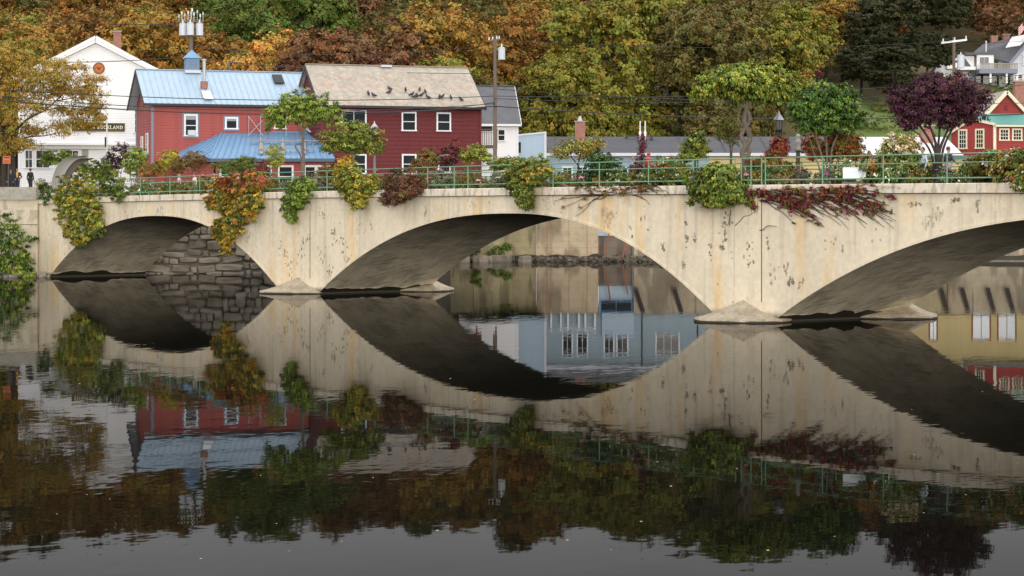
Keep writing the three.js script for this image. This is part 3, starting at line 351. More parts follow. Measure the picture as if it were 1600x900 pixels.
// dark red building with the blotched slate roof
{
  const D = 173.5, base = 5.3, a = rad(18), c = Math.cos(a), x0 = XD(503, D);
  const h = house('slate_roofed_building', 'dark red shingled building under a blotched pink and grey slate roof', 503, D, a, { L: 13.6, W: 9.6, hE: YD(160, D) - base, hR: 11.85, wall: darkRed, course: .34, roof: slate, over: .5, gable: .35, base, fascia: black, corner: darkRed });
  const f = h.f, X = (px) => { const t = (px - CX) / F; return (t * D - x0) / (c - t * Math.sin(a)); }, Y = (py, x) => CAMH + (HZ - py) / F * (D + x * Math.sin(a)) - base;
  for (const [p, q, t, u, o] of [[535, 570, 174, 196, { cols: 2, rows: 1 }], [629.5, 648, 177, 203, { rows: 2, shade: .0 }], [684, 702, 178, 203.5, { rows: 2 }], [630, 648, 243, 270, { rows: 2 }], [553, 570, 243, 270, {}], [686, 702, 244, 268, {}]]) addWindow(h, f.front, X(p), Y(u, X(p)), X(q) - X(p), Y(t, X(p)) - Y(u, X(p)), { casing: .13, ...o });
  part('roof_vent', box(.9, .18, .5, X(625), 11.95, -4.6), cans, h);
  // individual wall shingle courses carry slightly proud butt joints
  const gs = []; const R = rng(31); for (let r = 0; r < 24; r++) for (let i = 0; i < 22; i++) if (R() < .7) gs.push(box(.02, .3, .012, .3 + i * .6 + (r & 1) * .3, .2 + r * .34 + .15, 0.035)); tag(part('shingle_joint', gs, darkRed, h), null, null, null, 'stuff');
  // pigeons on the roof
  const bird = () => { const g = thing('pigeon', 'dark grey pigeon perched on the slate roof', 'bird', [0, 0, 0], 0, 'pigeons on the slate roof'); const P = [V(-.20, .10, 0), V(-.10, .13, 0), V(.02, .16, 0), V(.10, .2, 0), V(.13, .27, 0), V(.17, .30, 0), V(.2, .29, 0)], rr = [.015, .05, .085, .075, .045, .04, .012]; const cv = new THREE.CatmullRomCurve3(P), pos = [], idx = []; const n = 14, sg = 8; for (let i = 0; i <= n; i++) { const t = i / n, p = cv.getPoint(t), d = cv.getTangent(t), q = t * (rr.length - 1), r = mix(rr[Math.floor(q)], rr[Math.min(6, Math.floor(q) + 1)], q % 1); for (let k = 0; k <= sg; k++) { const an = k / sg * 6.2832; pos.push(p.x - d.y * Math.cos(an) * r, p.y + d.x * Math.cos(an) * r, Math.sin(an) * r); } } for (let i = 0; i < n; i++) for (let k = 0; k < sg; k++) { const A = i * (sg + 1) + k, B = A + sg + 1; idx.push(A, B, A + 1, B, B + 1, A + 1); } const b = new THREE.BufferGeometry(); b.setAttribute('position', new THREE.Float32BufferAttribute(pos, 3)); b.setIndex(idx); b.computeVertexNormals(); part('body', b, M(.045, .047, .055), g); part('leg', bar(V(0, 0, .03), V(0, .1, .03), .012, 5), M(.2, .06, .04), g); part('leg', bar(V(0, 0, -.03), V(0, .1, -.03), .012, 5), M(.2, .06, .04), g); return g; };
  let proto; const Rb = rng(3); for (const [px, py] of [[576, 150], [585, 152.5], [607.5, 147.5], [609.5, 142], [634, 144.5], [642.5, 151], [648, 154], [652, 153], [655.5, 143.5], [658, 152], [665, 147], [669.5, 155.5], [686.5, 155.5], [690, 154.5], [705, 156.5], [721, 159]]) {
    let x = X(px + 4), z = 0; const sl = (11.85 - (YD(160, D) - base)) / 4.8; for (let it = 0; it < 8; it++) { z = -(CAMH + (HZ - py) / F * (D + x * Math.sin(a) - z * c) - base - (YD(160, D) - base) - .12) / sl; const wx = (q) => x0 + q * c + z * Math.sin(a), wd = (q) => D + q * Math.sin(a) - z * c; for (let n = 0; n < 6; n++) x += ((px - CX) / F * wd(x) - wx(x)) * .9; }
    const o = proto ? copy(proto) : (proto = bird()); const w = V(x, YD(160, D) - base + .12 - z * sl, z).applyAxisAngle(V(0, 1, 0), a).add(V(x0, base, -D)); o.position.copy(w); o.rotation.y = Rb() * 6.28; o.scale.setScalar(1.35);
  }
}
// low hip-roofed wing in front of the red building
{
  const h = thing('hip_roofed_restaurant', 'low red building under a bright blue hipped metal roof', 'building', [XD(328, 167.5), 5.3, -167.5]);
  const O = h.position, w = (px, py, D) => at(px, py, D).sub(O), e = YD(247.5, 167.5) - 5.3, FL = V(0, e, 0), FR = w(523, 248, 167.5), LL = w(236, 245, 175.2), RL = w(347, 207, 176.1), RR = w(506, 207.5, 178.6), BR = w(527, 246, 179); FR.y = e; LL.y = e; BR.y = e;
  const rf = part('roof', slab([FL, FR, RR, RL], .1), metalBlueDeep, h, 'bright blue front slope'); const rl = part('roof', slab([LL, FL, RL], .1), metalBlueDeep, h, 'bright blue side slope'); part('roof', slab([FR, BR, RR], .1), metalBlueDeep, h);
  part('hip_cap', beam(FL.clone().add(V(0, .05, 0)), RL.clone().add(V(0, .05, 0)), .14, .08), metalBlueDeep, rf); part('ridge_cap', beam(RL.clone().add(V(0, .04, 0)), RR.clone().add(V(0, .04, 0)), .16, .08), metalBlueDeep, rf);
  for (let i = 1; i < 20; i++) { const t = i / 20, a = FL.clone().lerp(FR, t); const b = RL.clone().lerp(RR, t); const tt = clamp(t * 1.0); part('seam', beam(a.clone().add(V(0, .03, .02)), b.clone().add(V(0, .03, .02)), .045, .06), metalBlueDeep, rf); }
  for (let i = 1; i < 12; i++) { const t = i / 12, a = LL.clone().lerp(FL, t), dir = RL.clone().sub(LL.clone().lerp(FL, .5)), b = t < .99 ? (() => { const n = V(FL.z - LL.z, 0, LL.x - FL.x).normalize(); const q = RL.clone().sub(a); return a.clone().lerp(t < .52 ? LL.clone().lerp(RL, t / .52) : RL.clone().lerp(FL, (t - .52) / .48), 1); })() : a; part('seam', beam(a.clone().add(V(0, .03, .02)), b.clone().add(V(0, .03, .02)), .045, .06), metalBlueDeep, rl); }
  part('fascia', [beam(FL.clone().add(V(0, -.14, .02)), FR.clone().add(V(0, -.14, .02)), .06, .26), beam(LL.clone().add(V(0, -.14, .02)), FL.clone().add(V(0, -.14, .02)), .06, .26)], M(.05, .09, .14, .5), h);
  const inset = .45, W = FR.x - .3, fr = siding(.4, W, e - .2, .19); fr.translate(0, 0, -inset); part('wall', fr, redSide, h); const ld = LL.clone().sub(FL), ang = Math.atan2(-ld.z, ld.x), sl = siding(0, Math.hypot(ld.x, ld.z) - .4, e - .2, .19); sl.rotateY(ang + Math.PI).translate(LL.x + .5, 0, LL.z - .1); part('wall', sl, redSide, h);
  const pl = (g) => g.translate(0, 0, -inset); const k = 167.5 / F; for (const [a, b] of [[405, 421], [436, 455], [477, 491], [497, 514], [345, 365], [372, 392]]) addWindow(h, pl, (a - 328) * k, 1.6, (b - a) * k, 1.5, { rows: 2, casing: .16 });
  part('roof_flashing', slab([w(484, 210, 177.4), w(506, 212, 177.6), w(506, 205, 178.6), w(474, 204, 178.3)].map((q) => q.add(V(0, .22, .12))), .05), cans, h);
  // ladders and staging left on the roof
  const sc = thing('roof_staging', 'grey roof staging with planks and brackets on the blue hipped roof', 'scaffolding', O.toArray());
  const onRoof = (px, f) => FL.clone().lerp(FR, (px - 328) / 195).lerp(RL.clone().lerp(RR, (px - 348) / 158), f);
  for (const [a, b, f] of [[391, 520, .55], [402, 492, .24]]) part('plank', beam(onRoof(a, f).add(V(0, .26, .15)), onRoof(b, f).add(V(0, .26, .15)), .3, .06), planks, sc);
  for (const px of [408, 442, 475]) { part('bracket', [beam(onRoof(px, .12).add(V(0, .12, 0)), onRoof(px, .62).add(V(0, .14, 0)), .3, .08)], planks, sc); part('bracket_leg', bar(onRoof(px, .2).add(V(0, .05, 0)), onRoof(px, .55).add(V(0, .5, .2)), .03), galv, sc); }
  for (const px of [385, 403]) part('upright', bar(onRoof(px + 4, .86), onRoof(px + 4, .86).add(V(0, 1.6, 0)), .03), galv, sc);
  part('cross_brace', bar(onRoof(387, .84), onRoof(410, .9).add(V(0, 1.2, 0)), .03), galv, sc); part('cross_brace', bar(onRoof(412, .84), onRoof(388, .9).add(V(0, 1.6, 0)), .03), galv, sc); part('top_rail', bar(onRoof(407, .86).add(V(0, 1.6, 0)), onRoof(447, .86).add(V(0, 1.5, 0)), .03), galv, sc); part('upright', bar(onRoof(447, .86), onRoof(447, .86).add(V(0, 1.5, 0)), .03), galv, sc);
}
// grey roofed white house behind, with its deck
{
  const D = 192, base = 5.3, k = D / F; const h = house('grey_roofed_house', 'white house with grey shingle roof behind the slate roofed building', 735, D, rad(8), { L: 4.3, W: 8, hE: YD(190, D) - base, hR: YD(136, 196) - base, wall: white, course: .2, roof: greyRoof, over: .4, gable: .3, base, fascia: white, corner: white });
  addWindow(h, h.f.front, (779 - 735) * k, YD(219, D) - base, .55, YD(203, D) - YD(219, D), { rows: 2 }); addWindow(h, h.f.front, (752 - 735) * k, YD(205, D) - base, 1.0, .7, { rows: 1 });
  const dk = thing('timber_deck', 'weathered brown timber deck with slatted railing beside the utility pole', 'deck', [XD(743, 186), 5.3, -186]); const W = 1.9, y0 = YD(229, 186) - 5.3, y1 = YD(204, 186) - 5.3; part('deck_floor', box(W, .25, 3, W / 2, y0, -1.5), poleWood, dk); for (let i = 0; i <= 12; i++) part('baluster', box(.07, y1 - y0, .05, i * W / 12, (y0 + y1) / 2 + .1, 0), poleWood, dk); part('handrail', box(W + .1, .1, .12, W / 2, y1 + .1, .01), poleWood, dk); for (const x of [.1, W - .1]) part('deck_post', box(.16, y0, .16, x, y0 / 2, -.2), poleWood, dk); part('lattice', box(W, .7, .06, W / 2, y0 - .5, -.1), white, dk);
}
// pale blue shed with sloping parapet
{
  const D = 201, k = D / F, b = 5.3, h = thing('pale_blue_shed', 'small pale blue clapboard shed with a sloping parapet', 'building', [XD(779, D), b, -D]), L = (852 - 779) * k, hl = YD(215, D) - b, hr = YD(207.5, D) - b;
  const g = siding(0, L, hr, .2), p = g.attributes.position; for (let i = 0; i < p.count; i++) p.setY(i, p.getY(i) * mix(hl, hr, p.getX(i) / L) / hr); part('wall', g, paleBlue, h); part('wall', siding(0, 8, hl, .2).rotateY(-Math.PI / 2).translate(0, 0, -8), paleBlue, h); part('wall', siding(0, 8, hr, .2).rotateY(Math.PI / 2).translate(L, 0, 0), paleBlue, h); part('roof', slab([V(0, hl - .1, -.05), V(L, hr - .1, -.05), V(L, hr - .1, -8), V(0, hl - .1, -8)], .1), darkRoof, h);
  part('parapet_trim', beam(V(-.1, hl + .04, .06), V(L + .1, hr + .04, .06), .12, .16), greyWhite, h); part('corner_board', box(.22, hr - .05, .16, L, hr / 2, 0), greyWhite, h);
  for (const px of [787, 811]) addWindow(h, (q) => q, (px - 2 - 779) * k, YD(239, D) - b, .3, YD(222, D) - YD(239, D), { rows: 1, casing: .08, frame: paleBlue });
}
// long low blue building on the river wall
{
  const D = 207.2, k = D / F, b = 5.1, x0 = 745, L = (1336 - x0) * k, e = YD(240, D) - b, h = thing('long_riverside_building', 'long low pale blue building with dark grey roof on the river wall', 'building', [XD(x0, D), b, -D]);
  part('wall', siding(0, (1108 - x0) * k, e, .2), skyBlue, h); part('wall', siding((1108 - x0) * k, L, e, .2), yellowWall, h); part('wall', siding(0, 8, e, .2).rotateY(-Math.PI / 2).translate(0, 0, -8), skyBlue, h); part('wall', siding(0, 8, e, .2).rotateY(Math.PI / 2).translate(L, 0, 0), skyBlue, h); part('wall', siding(0, L, e, .2).rotateY(Math.PI).translate(L, 0, -8), skyBlue, h);
  const yr = YD(213.5, D + 7) - b; part('roof', slab([V((853 - x0) * k, e + .05, .5), V(L + .2, e + .05, .5), V(L + .2, yr, -7), V((853 - x0) * k, yr, -7)], .12), darkRoof, h); part('roof', slab([V(-.2, e - .3, .4), V((852.5 - x0) * k, e - .3, .4), V((852.5 - x0) * k, e - .2, -7), V(-.2, e - .2, -7)], .12), darkRoof, h);
  part('fascia', box(L - (853 - x0) * k, .3, .08, (L + (853 - x0) * k) / 2, e - .1, .55), greyWhite, h);
  const X = (px) => (px - x0) * k; for (const [a, c, o] of [[834, 842, {}], [846, 850, {}], [880, 893, { cols: 2 }], [903, 917, { cols: 2 }], [945, 958, { cols: 2 }], [965, 980, { cols: 2 }], [1026, 1060, { cols: 3 }], [1100, 1125, { cols: 2 }], [1180, 1205, { cols: 2 }]]) addWindow(h, (q) => q, X(a), YD(292, D) - b, X(c) - X(a), YD(262, D) - YD(292, D), { rows: 1, casing: .12, ...o });
  for (const px of [861, 876, 887, 904, 914, 929]) part('porch_post', box(.16, 1.5, .16, X(px), .75, 1.0), white, h); part('porch_rail', box(X(929) - X(861), .12, .14, (X(929) + X(861)) / 2, 1.5, 1.0), white, h); part('porch_floor', box(X(935) - X(855), .15, 1.3, (X(935) + X(855)) / 2, -.02, .6), planks, h);
  part('bay', box(X(990) - X(940), 2.3, .5, X(965), 1.15, .28), paleBlue, h); part('blue_basement', box(X(989.5) - X(935.5), 2.62, .3, X(962.5), -1.33, .1), paleBlue, h, 'pale blue basement front in the gap of the river wall'); addWindow(h, (q) => q.translate(0, 0, .26), X(939), -1.2, X(986) - X(939), 1.05, { rows: 1, cols: 2, frame: M(.1, .26, .5, .6) }); for (const px of [1003, 1090]) part('downpipe', bar(V(X(px), 0, .1), V(X(px), e, .1), .07), iron, h);
  for (let i = 0; i < 5; i++) addWindow(h, (q) => q, X(749 + i * 11), .5, X(7 + x0), 1.9, { rows: 1, casing: .1 });
  chimney(h, X(909), yr - 1.0, -5.5, 1.0, 2.4); part('flue_cap', new THREE.CylinderGeometry(.12, .3, .5, 10).translate(X(909), yr + 1.75, -5.5), galv, h);
  for (const px of [1005, 1013]) part('vent_pipe', [bar(V(X(px), yr - .6, -5), V(X(px), yr + 1.5, -5), .07), box(.22, .5, .22, X(px), yr + .2, -5)], white, h);
  part('skylight_curb', [box(.3, .6, .3, X(984), yr - .3, -6), box(.16, .4, 1, X(1024), yr - .2, -5.6), box(X(1024) - X(984), .1, .1, X(1004), yr + .05, -6)], black, h);
  for (let i = 0; i < 7; i++) part('roof_joint', beam(V(X(870 + i * 66), e + .13, .48), V(X(870 + i * 66), yr + .08, -6.9), .06, .03), darkRoof, h);
}
// yellow building with white roof
{
  const D = 207.6, k = D / F, b = 5.1, x0 = 1338, L = (1640 - x0) * k, e = YD(243, D) - b, h = thing('yellow_riverside_building', 'low yellow building with a white metal roof on the river wall', 'building', [XD(x0, D), b, -D]); const X = (px) => (px - x0) * k, yr = YD(214, D + 7) - b;
  part('wall', siding(0, L, e, .3), yellowWall, h); part('wall', siding(0, 9, e, .3).rotateY(-Math.PI / 2).translate(0, 0, -9), yellowWall, h); part('roof', slab([V(-.1, e + .05, .45), V(X(1504), e + .05, .45), V(X(1500), yr, -7), V(-.1, yr, -7)], .12), whiteRoof, h); part('roof', slab([V(X(1504.5), e - .4, .45), V(L, e - .4, .45), V(L, e - .35, -7), V(X(1504.5), e - .35, -7)], .12), darkRoof, h);
  part('gutter', box(L, .24, .16, L / 2, e - .12, .5), M(.05, .11, .12, .5), h); for (const [a, c] of [[1453, 1463], [1520, 1546], [1560, 1586], [1400, 1412]]) addWindow(h, (q) => q, X(a), YD(322, D) - b, X(c) - X(a), YD(285, D) - YD(322, D), { cols: 2, rows: 1, frame: M(.25, .07, .03), pane: M(.2, .26, .32, .2) });
  chimney(h, X(1464), yr - 1, -5, 1.1, 2.0); const gb = part('gable_dormer', slab([V(X(1345), yr - .6, -3.5), V(X(1352), yr - .2, -6), V(X(1322), YD(190, D + 6) - b, -6), V(X(1318), YD(196, D + 4) - b, -4.5)], .15), cream, h);
}
// red cottage with green porch roof
{
  const D = 213, k = D / F, b = 5.3, h = thing('red_cottage', 'red cottage with cream trim and green metal porch roof', 'building', [XD(1554, D), b, -D], 0), e = YD(196, D) - b;
  const c45 = Math.SQRT1_2; // left wall runs back at 40 degrees, right wall runs right
  const al = rad(42), Ll = 4.95, lw = (g) => g.rotateY(al - Math.PI / 1 + Math.PI).translate(0, 0, 0); // placeholder orientation
  const LW = (g) => { g.translate(-Ll, 0, 0); g.rotateY(-al); return g; }; // local x from -Ll to 0, turned so its left end lies farther back
  part('wall', LW(siding(0, Ll, e, .2)), redCot, h); const rw = (g) => { g.rotateY(rad(10)); return g; }; part('wall', rw(siding(0, 7.5, e, .2)), redCot, h);
  part('corner_board', box(.28, e, .28, 0, e / 2, 0), cream, h);
  const Y = (py) => YD(py, D) - b; for (const x of [1.0, 2.95]) addWindow(h, LW, x, Y(230), .72, Y(203) - Y(230), { frame: cream, rows: 4, cols: 3, casing: .16 }); for (const x of [.62, 2.0, 3.6, 5.0]) addWindow(h, rw, x, Y(218), .78, Y(203) - Y(218), { frame: cream, rows: 3, cols: 3, casing: .16 });
  // left wall gable rake
  const lp = (x, y, z) => V(x - Ll, y, z).applyAxisAngle(V(0, 1, 0), -al); const mid = 2.4; part('gable_wall', slab([lp(0, e - .9, .03), lp(Ll, e - .02, .03), lp(mid, Y(187), .03)], .05), redCot, h); part('rake_board', beam(lp(-.4, e - .85, .2), lp(mid, Y(185), .2), .12, .26), cream, h); part('rake_board', beam(lp(mid, Y(185), .2), lp(Ll + .2, e + .1, .2), .12, .26), cream, h);
  const C = V(0, e + .12, .35), Rr = V(7.6, e + .12, -1.0), Tl = V(XD(1534, D) - XD(1554, D), YD(178, D + 3) - b, -3.4), Tr = V(3.2, YD(177.5, D + 4) - b, -3.6), Bk = lp(mid, Y(185) + .1, .2); part('porch_roof', slab([C, Rr, V(7.6, Tr.y, -4.6), Tr], .1), metalGreen, h, 'green metal porch roof'); part('porch_roof', slab([C, Tr, Tl, Bk], .1), metalGreen, h, 'green metal porch roof'); part('fascia', [beam(C.clone().add(V(0, -.16, .02)), Rr.clone().add(V(0, -.16, .02)), .1, .2)], cream, h);
  // main gable behind
  const zb = -4.4, Dk = D - zb, ax = XD(1572, Dk) - XD(1554, D), ay = YD(144, Dk) - b, lx = XD(1531, Dk) - XD(1554, D), ly = YD(187, Dk) - b, rx = 2 * ax - lx; part('main_gable', slab([V(lx + .3, 0, zb), V(rx - .3, 0, zb), V(rx - .3, ly, zb), V(ax, ay - .3, zb), V(lx + .3, ly, zb)], .1), redCot, h); part('rake_board', beam(V(lx, ly - .1, zb + .35), V(ax, ay, zb + .35), .6, .32), cream, h); part('rake_board', beam(V(rx, ly - .1, zb + .35), V(ax, ay, zb + .35), .6, .32), cream, h);
  part('main_roof', slab([V(rx, ly + .1, zb + .3), V(rx, ly + .1, zb - 9), V(ax, ay + .2, zb - 9), V(ax, ay + .2, zb + .3)], .12), slate, h); part('main_roof', slab([V(ax, ay + .2, zb + .3), V(ax, ay + .2, zb - 9), V(lx, ly + .1, zb - 9), V(lx, ly + .1, zb + .3)], .12), slate, h); part('louvre', box(.35, .5, .06, ax, ay - 1.6, zb + .05), M(.16, .03, .03), h); chimney(h, XD(1584, D + 9) - XD(1554, D), ay - 1.4, zb - 2.5, .95, 2.6); part('foundation', box(3, .4, 3, 1, -.2, -2.2), planks, h);
}
// white house up the hill on the right
{
  const D = 330, k = D / F, b = groundH(XD(1530, D), D) - .6, X = (px) => (px - 1460) * k, Y = (py) => YD(py, D) - b, h = thing('hillside_white_house', 'rambling white house with grey roofs and balcony up the hill', 'building', [XD(1460, D), b, -D]);
  const wallBox = (a, c, t, z, d = 5) => part('wall', [siding(X(a), X(c), Y(t), .25).translate(0, 0, z), siding(0, d, Y(t), .25).rotateY(-Math.PI / 2).translate(X(a), 0, z - d)], greyWhite, h);
  wallBox(1477, 1527, 100, 0); wallBox(1525, 1578, 110, .5); wallBox(1574, 1640, 92, 2, 8);
  part('gable_wall', slab([V(X(1453), Y(125), .1), V(X(1478), Y(112), .1), V(X(1478), Y(86), .1), V(X(1471), Y(84), .1)], .2), greyWhite, h); part('gable_wall', slab([V(X(1455), 0, .1), V(X(1478), 0, .1), V(X(1478), Y(112), .1), V(X(1455), Y(124), .1)], .2), greyWhite, h); part('rake_board', beam(V(X(1451), Y(124), .2), V(X(1470), Y(84), .2), .2, .4), black, h); part('roof', slab([V(X(1478), Y(96), .3), V(X(1524), Y(96), .3), V(X(1520), Y(84), -2.5), V(X(1469), Y(84), -2.5)], .2), greyRoof, h); part('dormer', box(X(1520) - X(1478), Y(88) - Y(108), 1, (X(1478) + X(1520)) / 2, Y(98), .6), white, h); part('wall_gable', slab([V(X(1504), Y(106), 1.15), V(X(1516), Y(106), 1.15), V(X(1504), Y(90), 1.15)], .1), greyRoof, h);
  part('lower_roof_edge', box(X(1520) - X(1492), .5, 1.6, X(1506), Y(108), 1.4), white, h); part('sun_room', box(X(1548) - X(1522), Y(86) - Y(112), 3, X(1535), Y(99), .6), white, h); part('sun_room_roof', box(X(1550) - X(1503), .35, 3.4, X(1527), Y(85.5), .6), greyRoof, h); addWindow(h, (g) => g.translate(0, 0, 2.1), X(1526), Y(101), X(1540) - X(1526), Y(91) - Y(101), { cols: 2, rows: 1 });
  // main gable block
  part('gable_wall', slab([V(X(1574), Y(100), 2.1), V(X(1640), Y(100), 2.1), V(X(1618), Y(52), 2.1)], .2), greyWhite, h); part('main_roof', slab([V(X(1573), Y(101), 2.4), V(X(1608), Y(57), 2.4), V(X(1545), Y(68), -4), V(X(1524), Y(84), -2)].reverse(), .25), greyRoof, h); part('rake_board', beam(V(X(1572), Y(101), 2.6), V(X(1612), Y(54), 2.6), .3, .5), trimGrey, h); part('solar_panel', slab([V(X(1565), Y(79.5), 2.3), V(X(1587), Y(76), 2.5), V(X(1607), Y(57), 2.4), V(X(1577), Y(62), 1.4)].map((v) => v.add(V(0, .3, .35))), .1), whiteRoof, h);
  for (const [px, t] of [[1560, 55], [1579, 52]]) chimney(h, X(px), Y(70), -3, 1.0, Y(t) - Y(70)); part('vent_pipe', bar(V(X(1543), Y(90), -1), V(X(1543), Y(63), -1), .14), cans, h);
  addWindow(h, (g) => g.translate(0, 0, 2.15), X(1594), Y(102), 1.0, Y(88) - Y(102), { rows: 2 }); addWindow(h, (g) => g.translate(0, 0, 2.15), X(1586), Y(124), .6, Y(118) - Y(124), { rows: 1 });
  const bl = part('balcony_floor', box(X(1580) - X(1521), .7, 2.6, X(1550), Y(114), 3.2), trimGrey, h); for (let i = 0; i < 26; i++) part('baluster', box(.14, Y(103) - Y(112), .05, mix(X(1523), X(1579), i / 25), Y(107.5), 4.4), planks, bl); part('balcony_rail', box(X(1580) - X(1522), .15, .15, X(1551), Y(102.5), 4.4), planks, bl); for (const px of [1538, 1563, 1579]) part('porch_post', box(.3, Y(116), .3, X(px), Y(116) / 2, 4.2), white, h); part('porch_glazing', box(X(1578) - X(1523), Y(118) - Y(140), .1, X(1550), Y(129), 1.2), glass, h);
  const fl = thing('flag', 'striped flag hanging from a pole at the hillside house', 'flag', [XD(1603, 326), groundH(XD(1603, 326), 326), -326]); const gy = fl.position.y; part('pole', bar(V(0, 0, 0), V(0, YD(26, 326) - gy, 0), .06), white, fl); const fg = new THREE.PlaneGeometry(2.6, 1.5, 14, 6); { const p = fg.attributes.position; for (let i = 0; i < p.count; i++) { const x = p.getX(i) + 1.3; p.setXYZ(i, -x * .45, p.getY(i) - x * .55, .14 * Math.sin(x * 5)); } fg.translate(0, YD(36, 326) - gy, 0); fg.computeVertexNormals(); } part('cloth', fg, signTex(128, 64, (c) => { for (let i = 0; i < 9; i++) { c.fillStyle = i & 1 ? '#f4f1ec' : '#b8323a'; c.fillRect(0, i * 7.2, 128, 7.3); } c.fillStyle = '#2b3560'; c.fillRect(0, 0, 52, 30); }), fl);
}
// white house glimpsed through the big olive trees
{
  const D = 248, b = groundH(XD(1030, D), D) - .5, k = D / F; const h = house('wooded_white_house', 'white gabled house half hidden by olive green trees', 1014, D, rad(-6), { L: 62 * k, W: 9, hE: YD(150, D) - b, hR: YD(116, D) - b, ridge: 'z', wall: white, course: .25, roof: greyRoof, over: .4, gable: .4, base: b, fascia: white, corner: white });
  for (const [px, py] of [[1024, 148], [1044, 148], [1024, 178], [1044, 178], [1060, 178]]) addWindow(h, h.f.front, (px - 1014) * k, YD(py, D) - b, .8, 1.3, { rows: 2 }); part('porch_roof', slab([V(-.5, YD(166, D) - b, 1.8), V(62 * k + .5, YD(166, D) - b, 1.8), V(62 * k + .5, YD(158, D) - b, .1), V(-.5, YD(158, D) - b, .1)], .12), greyRoof, h); for (const x of [0, 1.6, 3.2, 4.6]) part('porch_post', box(.18, YD(167, D) - b, .18, x, (YD(167, D) - b) / 2, 1.6), white, h);
}
// ---------------------------------------------------------------- poles, wires, lamps, signs
const insul = M(.62, .62, .6, .3);
function utilityPole(px, D, ytop, label, r = .17) { const g = groundH(XD(px, D), D), p = thing('utility_pole', label, 'utility pole', [XD(px, D), g, -D]); const H = YD(ytop, D) - g; part('shaft', new THREE.CylinderGeometry(r * .75, r, H, 10).translate(0, H / 2, 0), poleWood, p); return [p, H]; }
function can(parent, x, y, z, r = .3, h = .85) { const c = part('transformer', new THREE.CylinderGeometry(r, r, h, 14).translate(x, y, z), cans, parent); part('lid', new THREE.CylinderGeometry(r * .6, r * 1.05, .1, 14).translate(x, y + h / 2 + .05, z), galv, c); part('bushing', new THREE.CylinderGeometry(.05, .08, .3, 8).translate(x, y + h / 2 + .22, z), insul, c); part('hanger', beam(V(x, y, z), V(x * .2, y, 0), .1, .12), iron, c); return c; }
{
  const [p, H] = utilityPole(298.5, 190, 30, 'utility pole with three white transformers rising above the blue roof', .24); for (const [x, z] of [[-.72, .1], [.0, .45], [.78, .1]]) can(p, x, H - .95, z, .33, 1.05); part('crossarm', box(2.3, .14, .16, 0, H - .2, 0), poleWood, p); part('crossarm', box(2.2, .12, .14, 0, H - 1.5, 0), poleWood, p);
  const R = rng(8); for (let i = 0; i < 9; i++) { const x = -1.1 + i * .275, hh = .3 + R() * .6; part('insulator', [new THREE.CylinderGeometry(.06, .09, .28, 7).translate(x, H + hh - .1, .1 * (i % 3 - 1)), bar(V(x, H - .2, .1 * (i % 3 - 1)), V(x, H + hh - .2, .1 * (i % 3 - 1)), .025, 5)], i % 2 ? insul : galv, p); } part('peak_insulator', [new THREE.CylinderGeometry(.07, .1, .3, 8).translate(.1, H + .85, 0), bar(V(0, H - .1, 0), V(.1, H + .8, 0), .03, 5)], insul, p);
  const [q, Hq] = utilityPole(773.5, 176, 61, 'brown utility pole with one grey transformer beside the dark red building', .19); part('crossarm', box(1.05, .14, .14, -.1, Hq - .1, 0, 0, 0, .12), poleWood, q); for (const x of [-.5, -.2, .15, .35]) part('insulator', new THREE.CylinderGeometry(.05, .07, .24, 7).translate(x, Hq + .1 + x * .12, 0), insul, q); can(q, .55, Hq - 1.25, .1, .3, .95); part('meter_box', box(.26, .5, .2, .2, 2.2, .1), cans, q);
  const [s, Hs] = utilityPole(1490.5, 222, 58, 'pale new utility pole with a white crossarm behind the purple tree', .2); part('crossarm', box(2.7, .2, .18, 0, Hs - .45, .1, 0, 0, .12), white, s); for (const x of [-1.15, .05, 1.25]) part('insulator', new THREE.CylinderGeometry(.06, .09, .35, 7).translate(x, Hs - .2 + x * .12, .1), insul, s); can(s, .7, Hs - 2.6, .1, .38, 1.3);
  const [u] = utilityPole(358, 215, 97, 'short plain utility pole behind the pale blue roof', .14); part('crossarm', box(.9, .1, .1, .45, YD(98, 215) - u.position.y, 0), poleWood, u);
}
function wireRun(label, a, b, sag, r = .028) { const pts = []; for (let i = 0; i <= 16; i++) { const t = i / 16, p = a.clone().lerp(b, t); p.y -= sag * 4 * t * (1 - t); pts.push(p); } return tag(part('overhead_wire', new THREE.TubeGeometry(new THREE.CatmullRomCurve3(pts), 24, r, 5), wire, scene), label, 'wire', 'overhead wires strung between the poles'); }
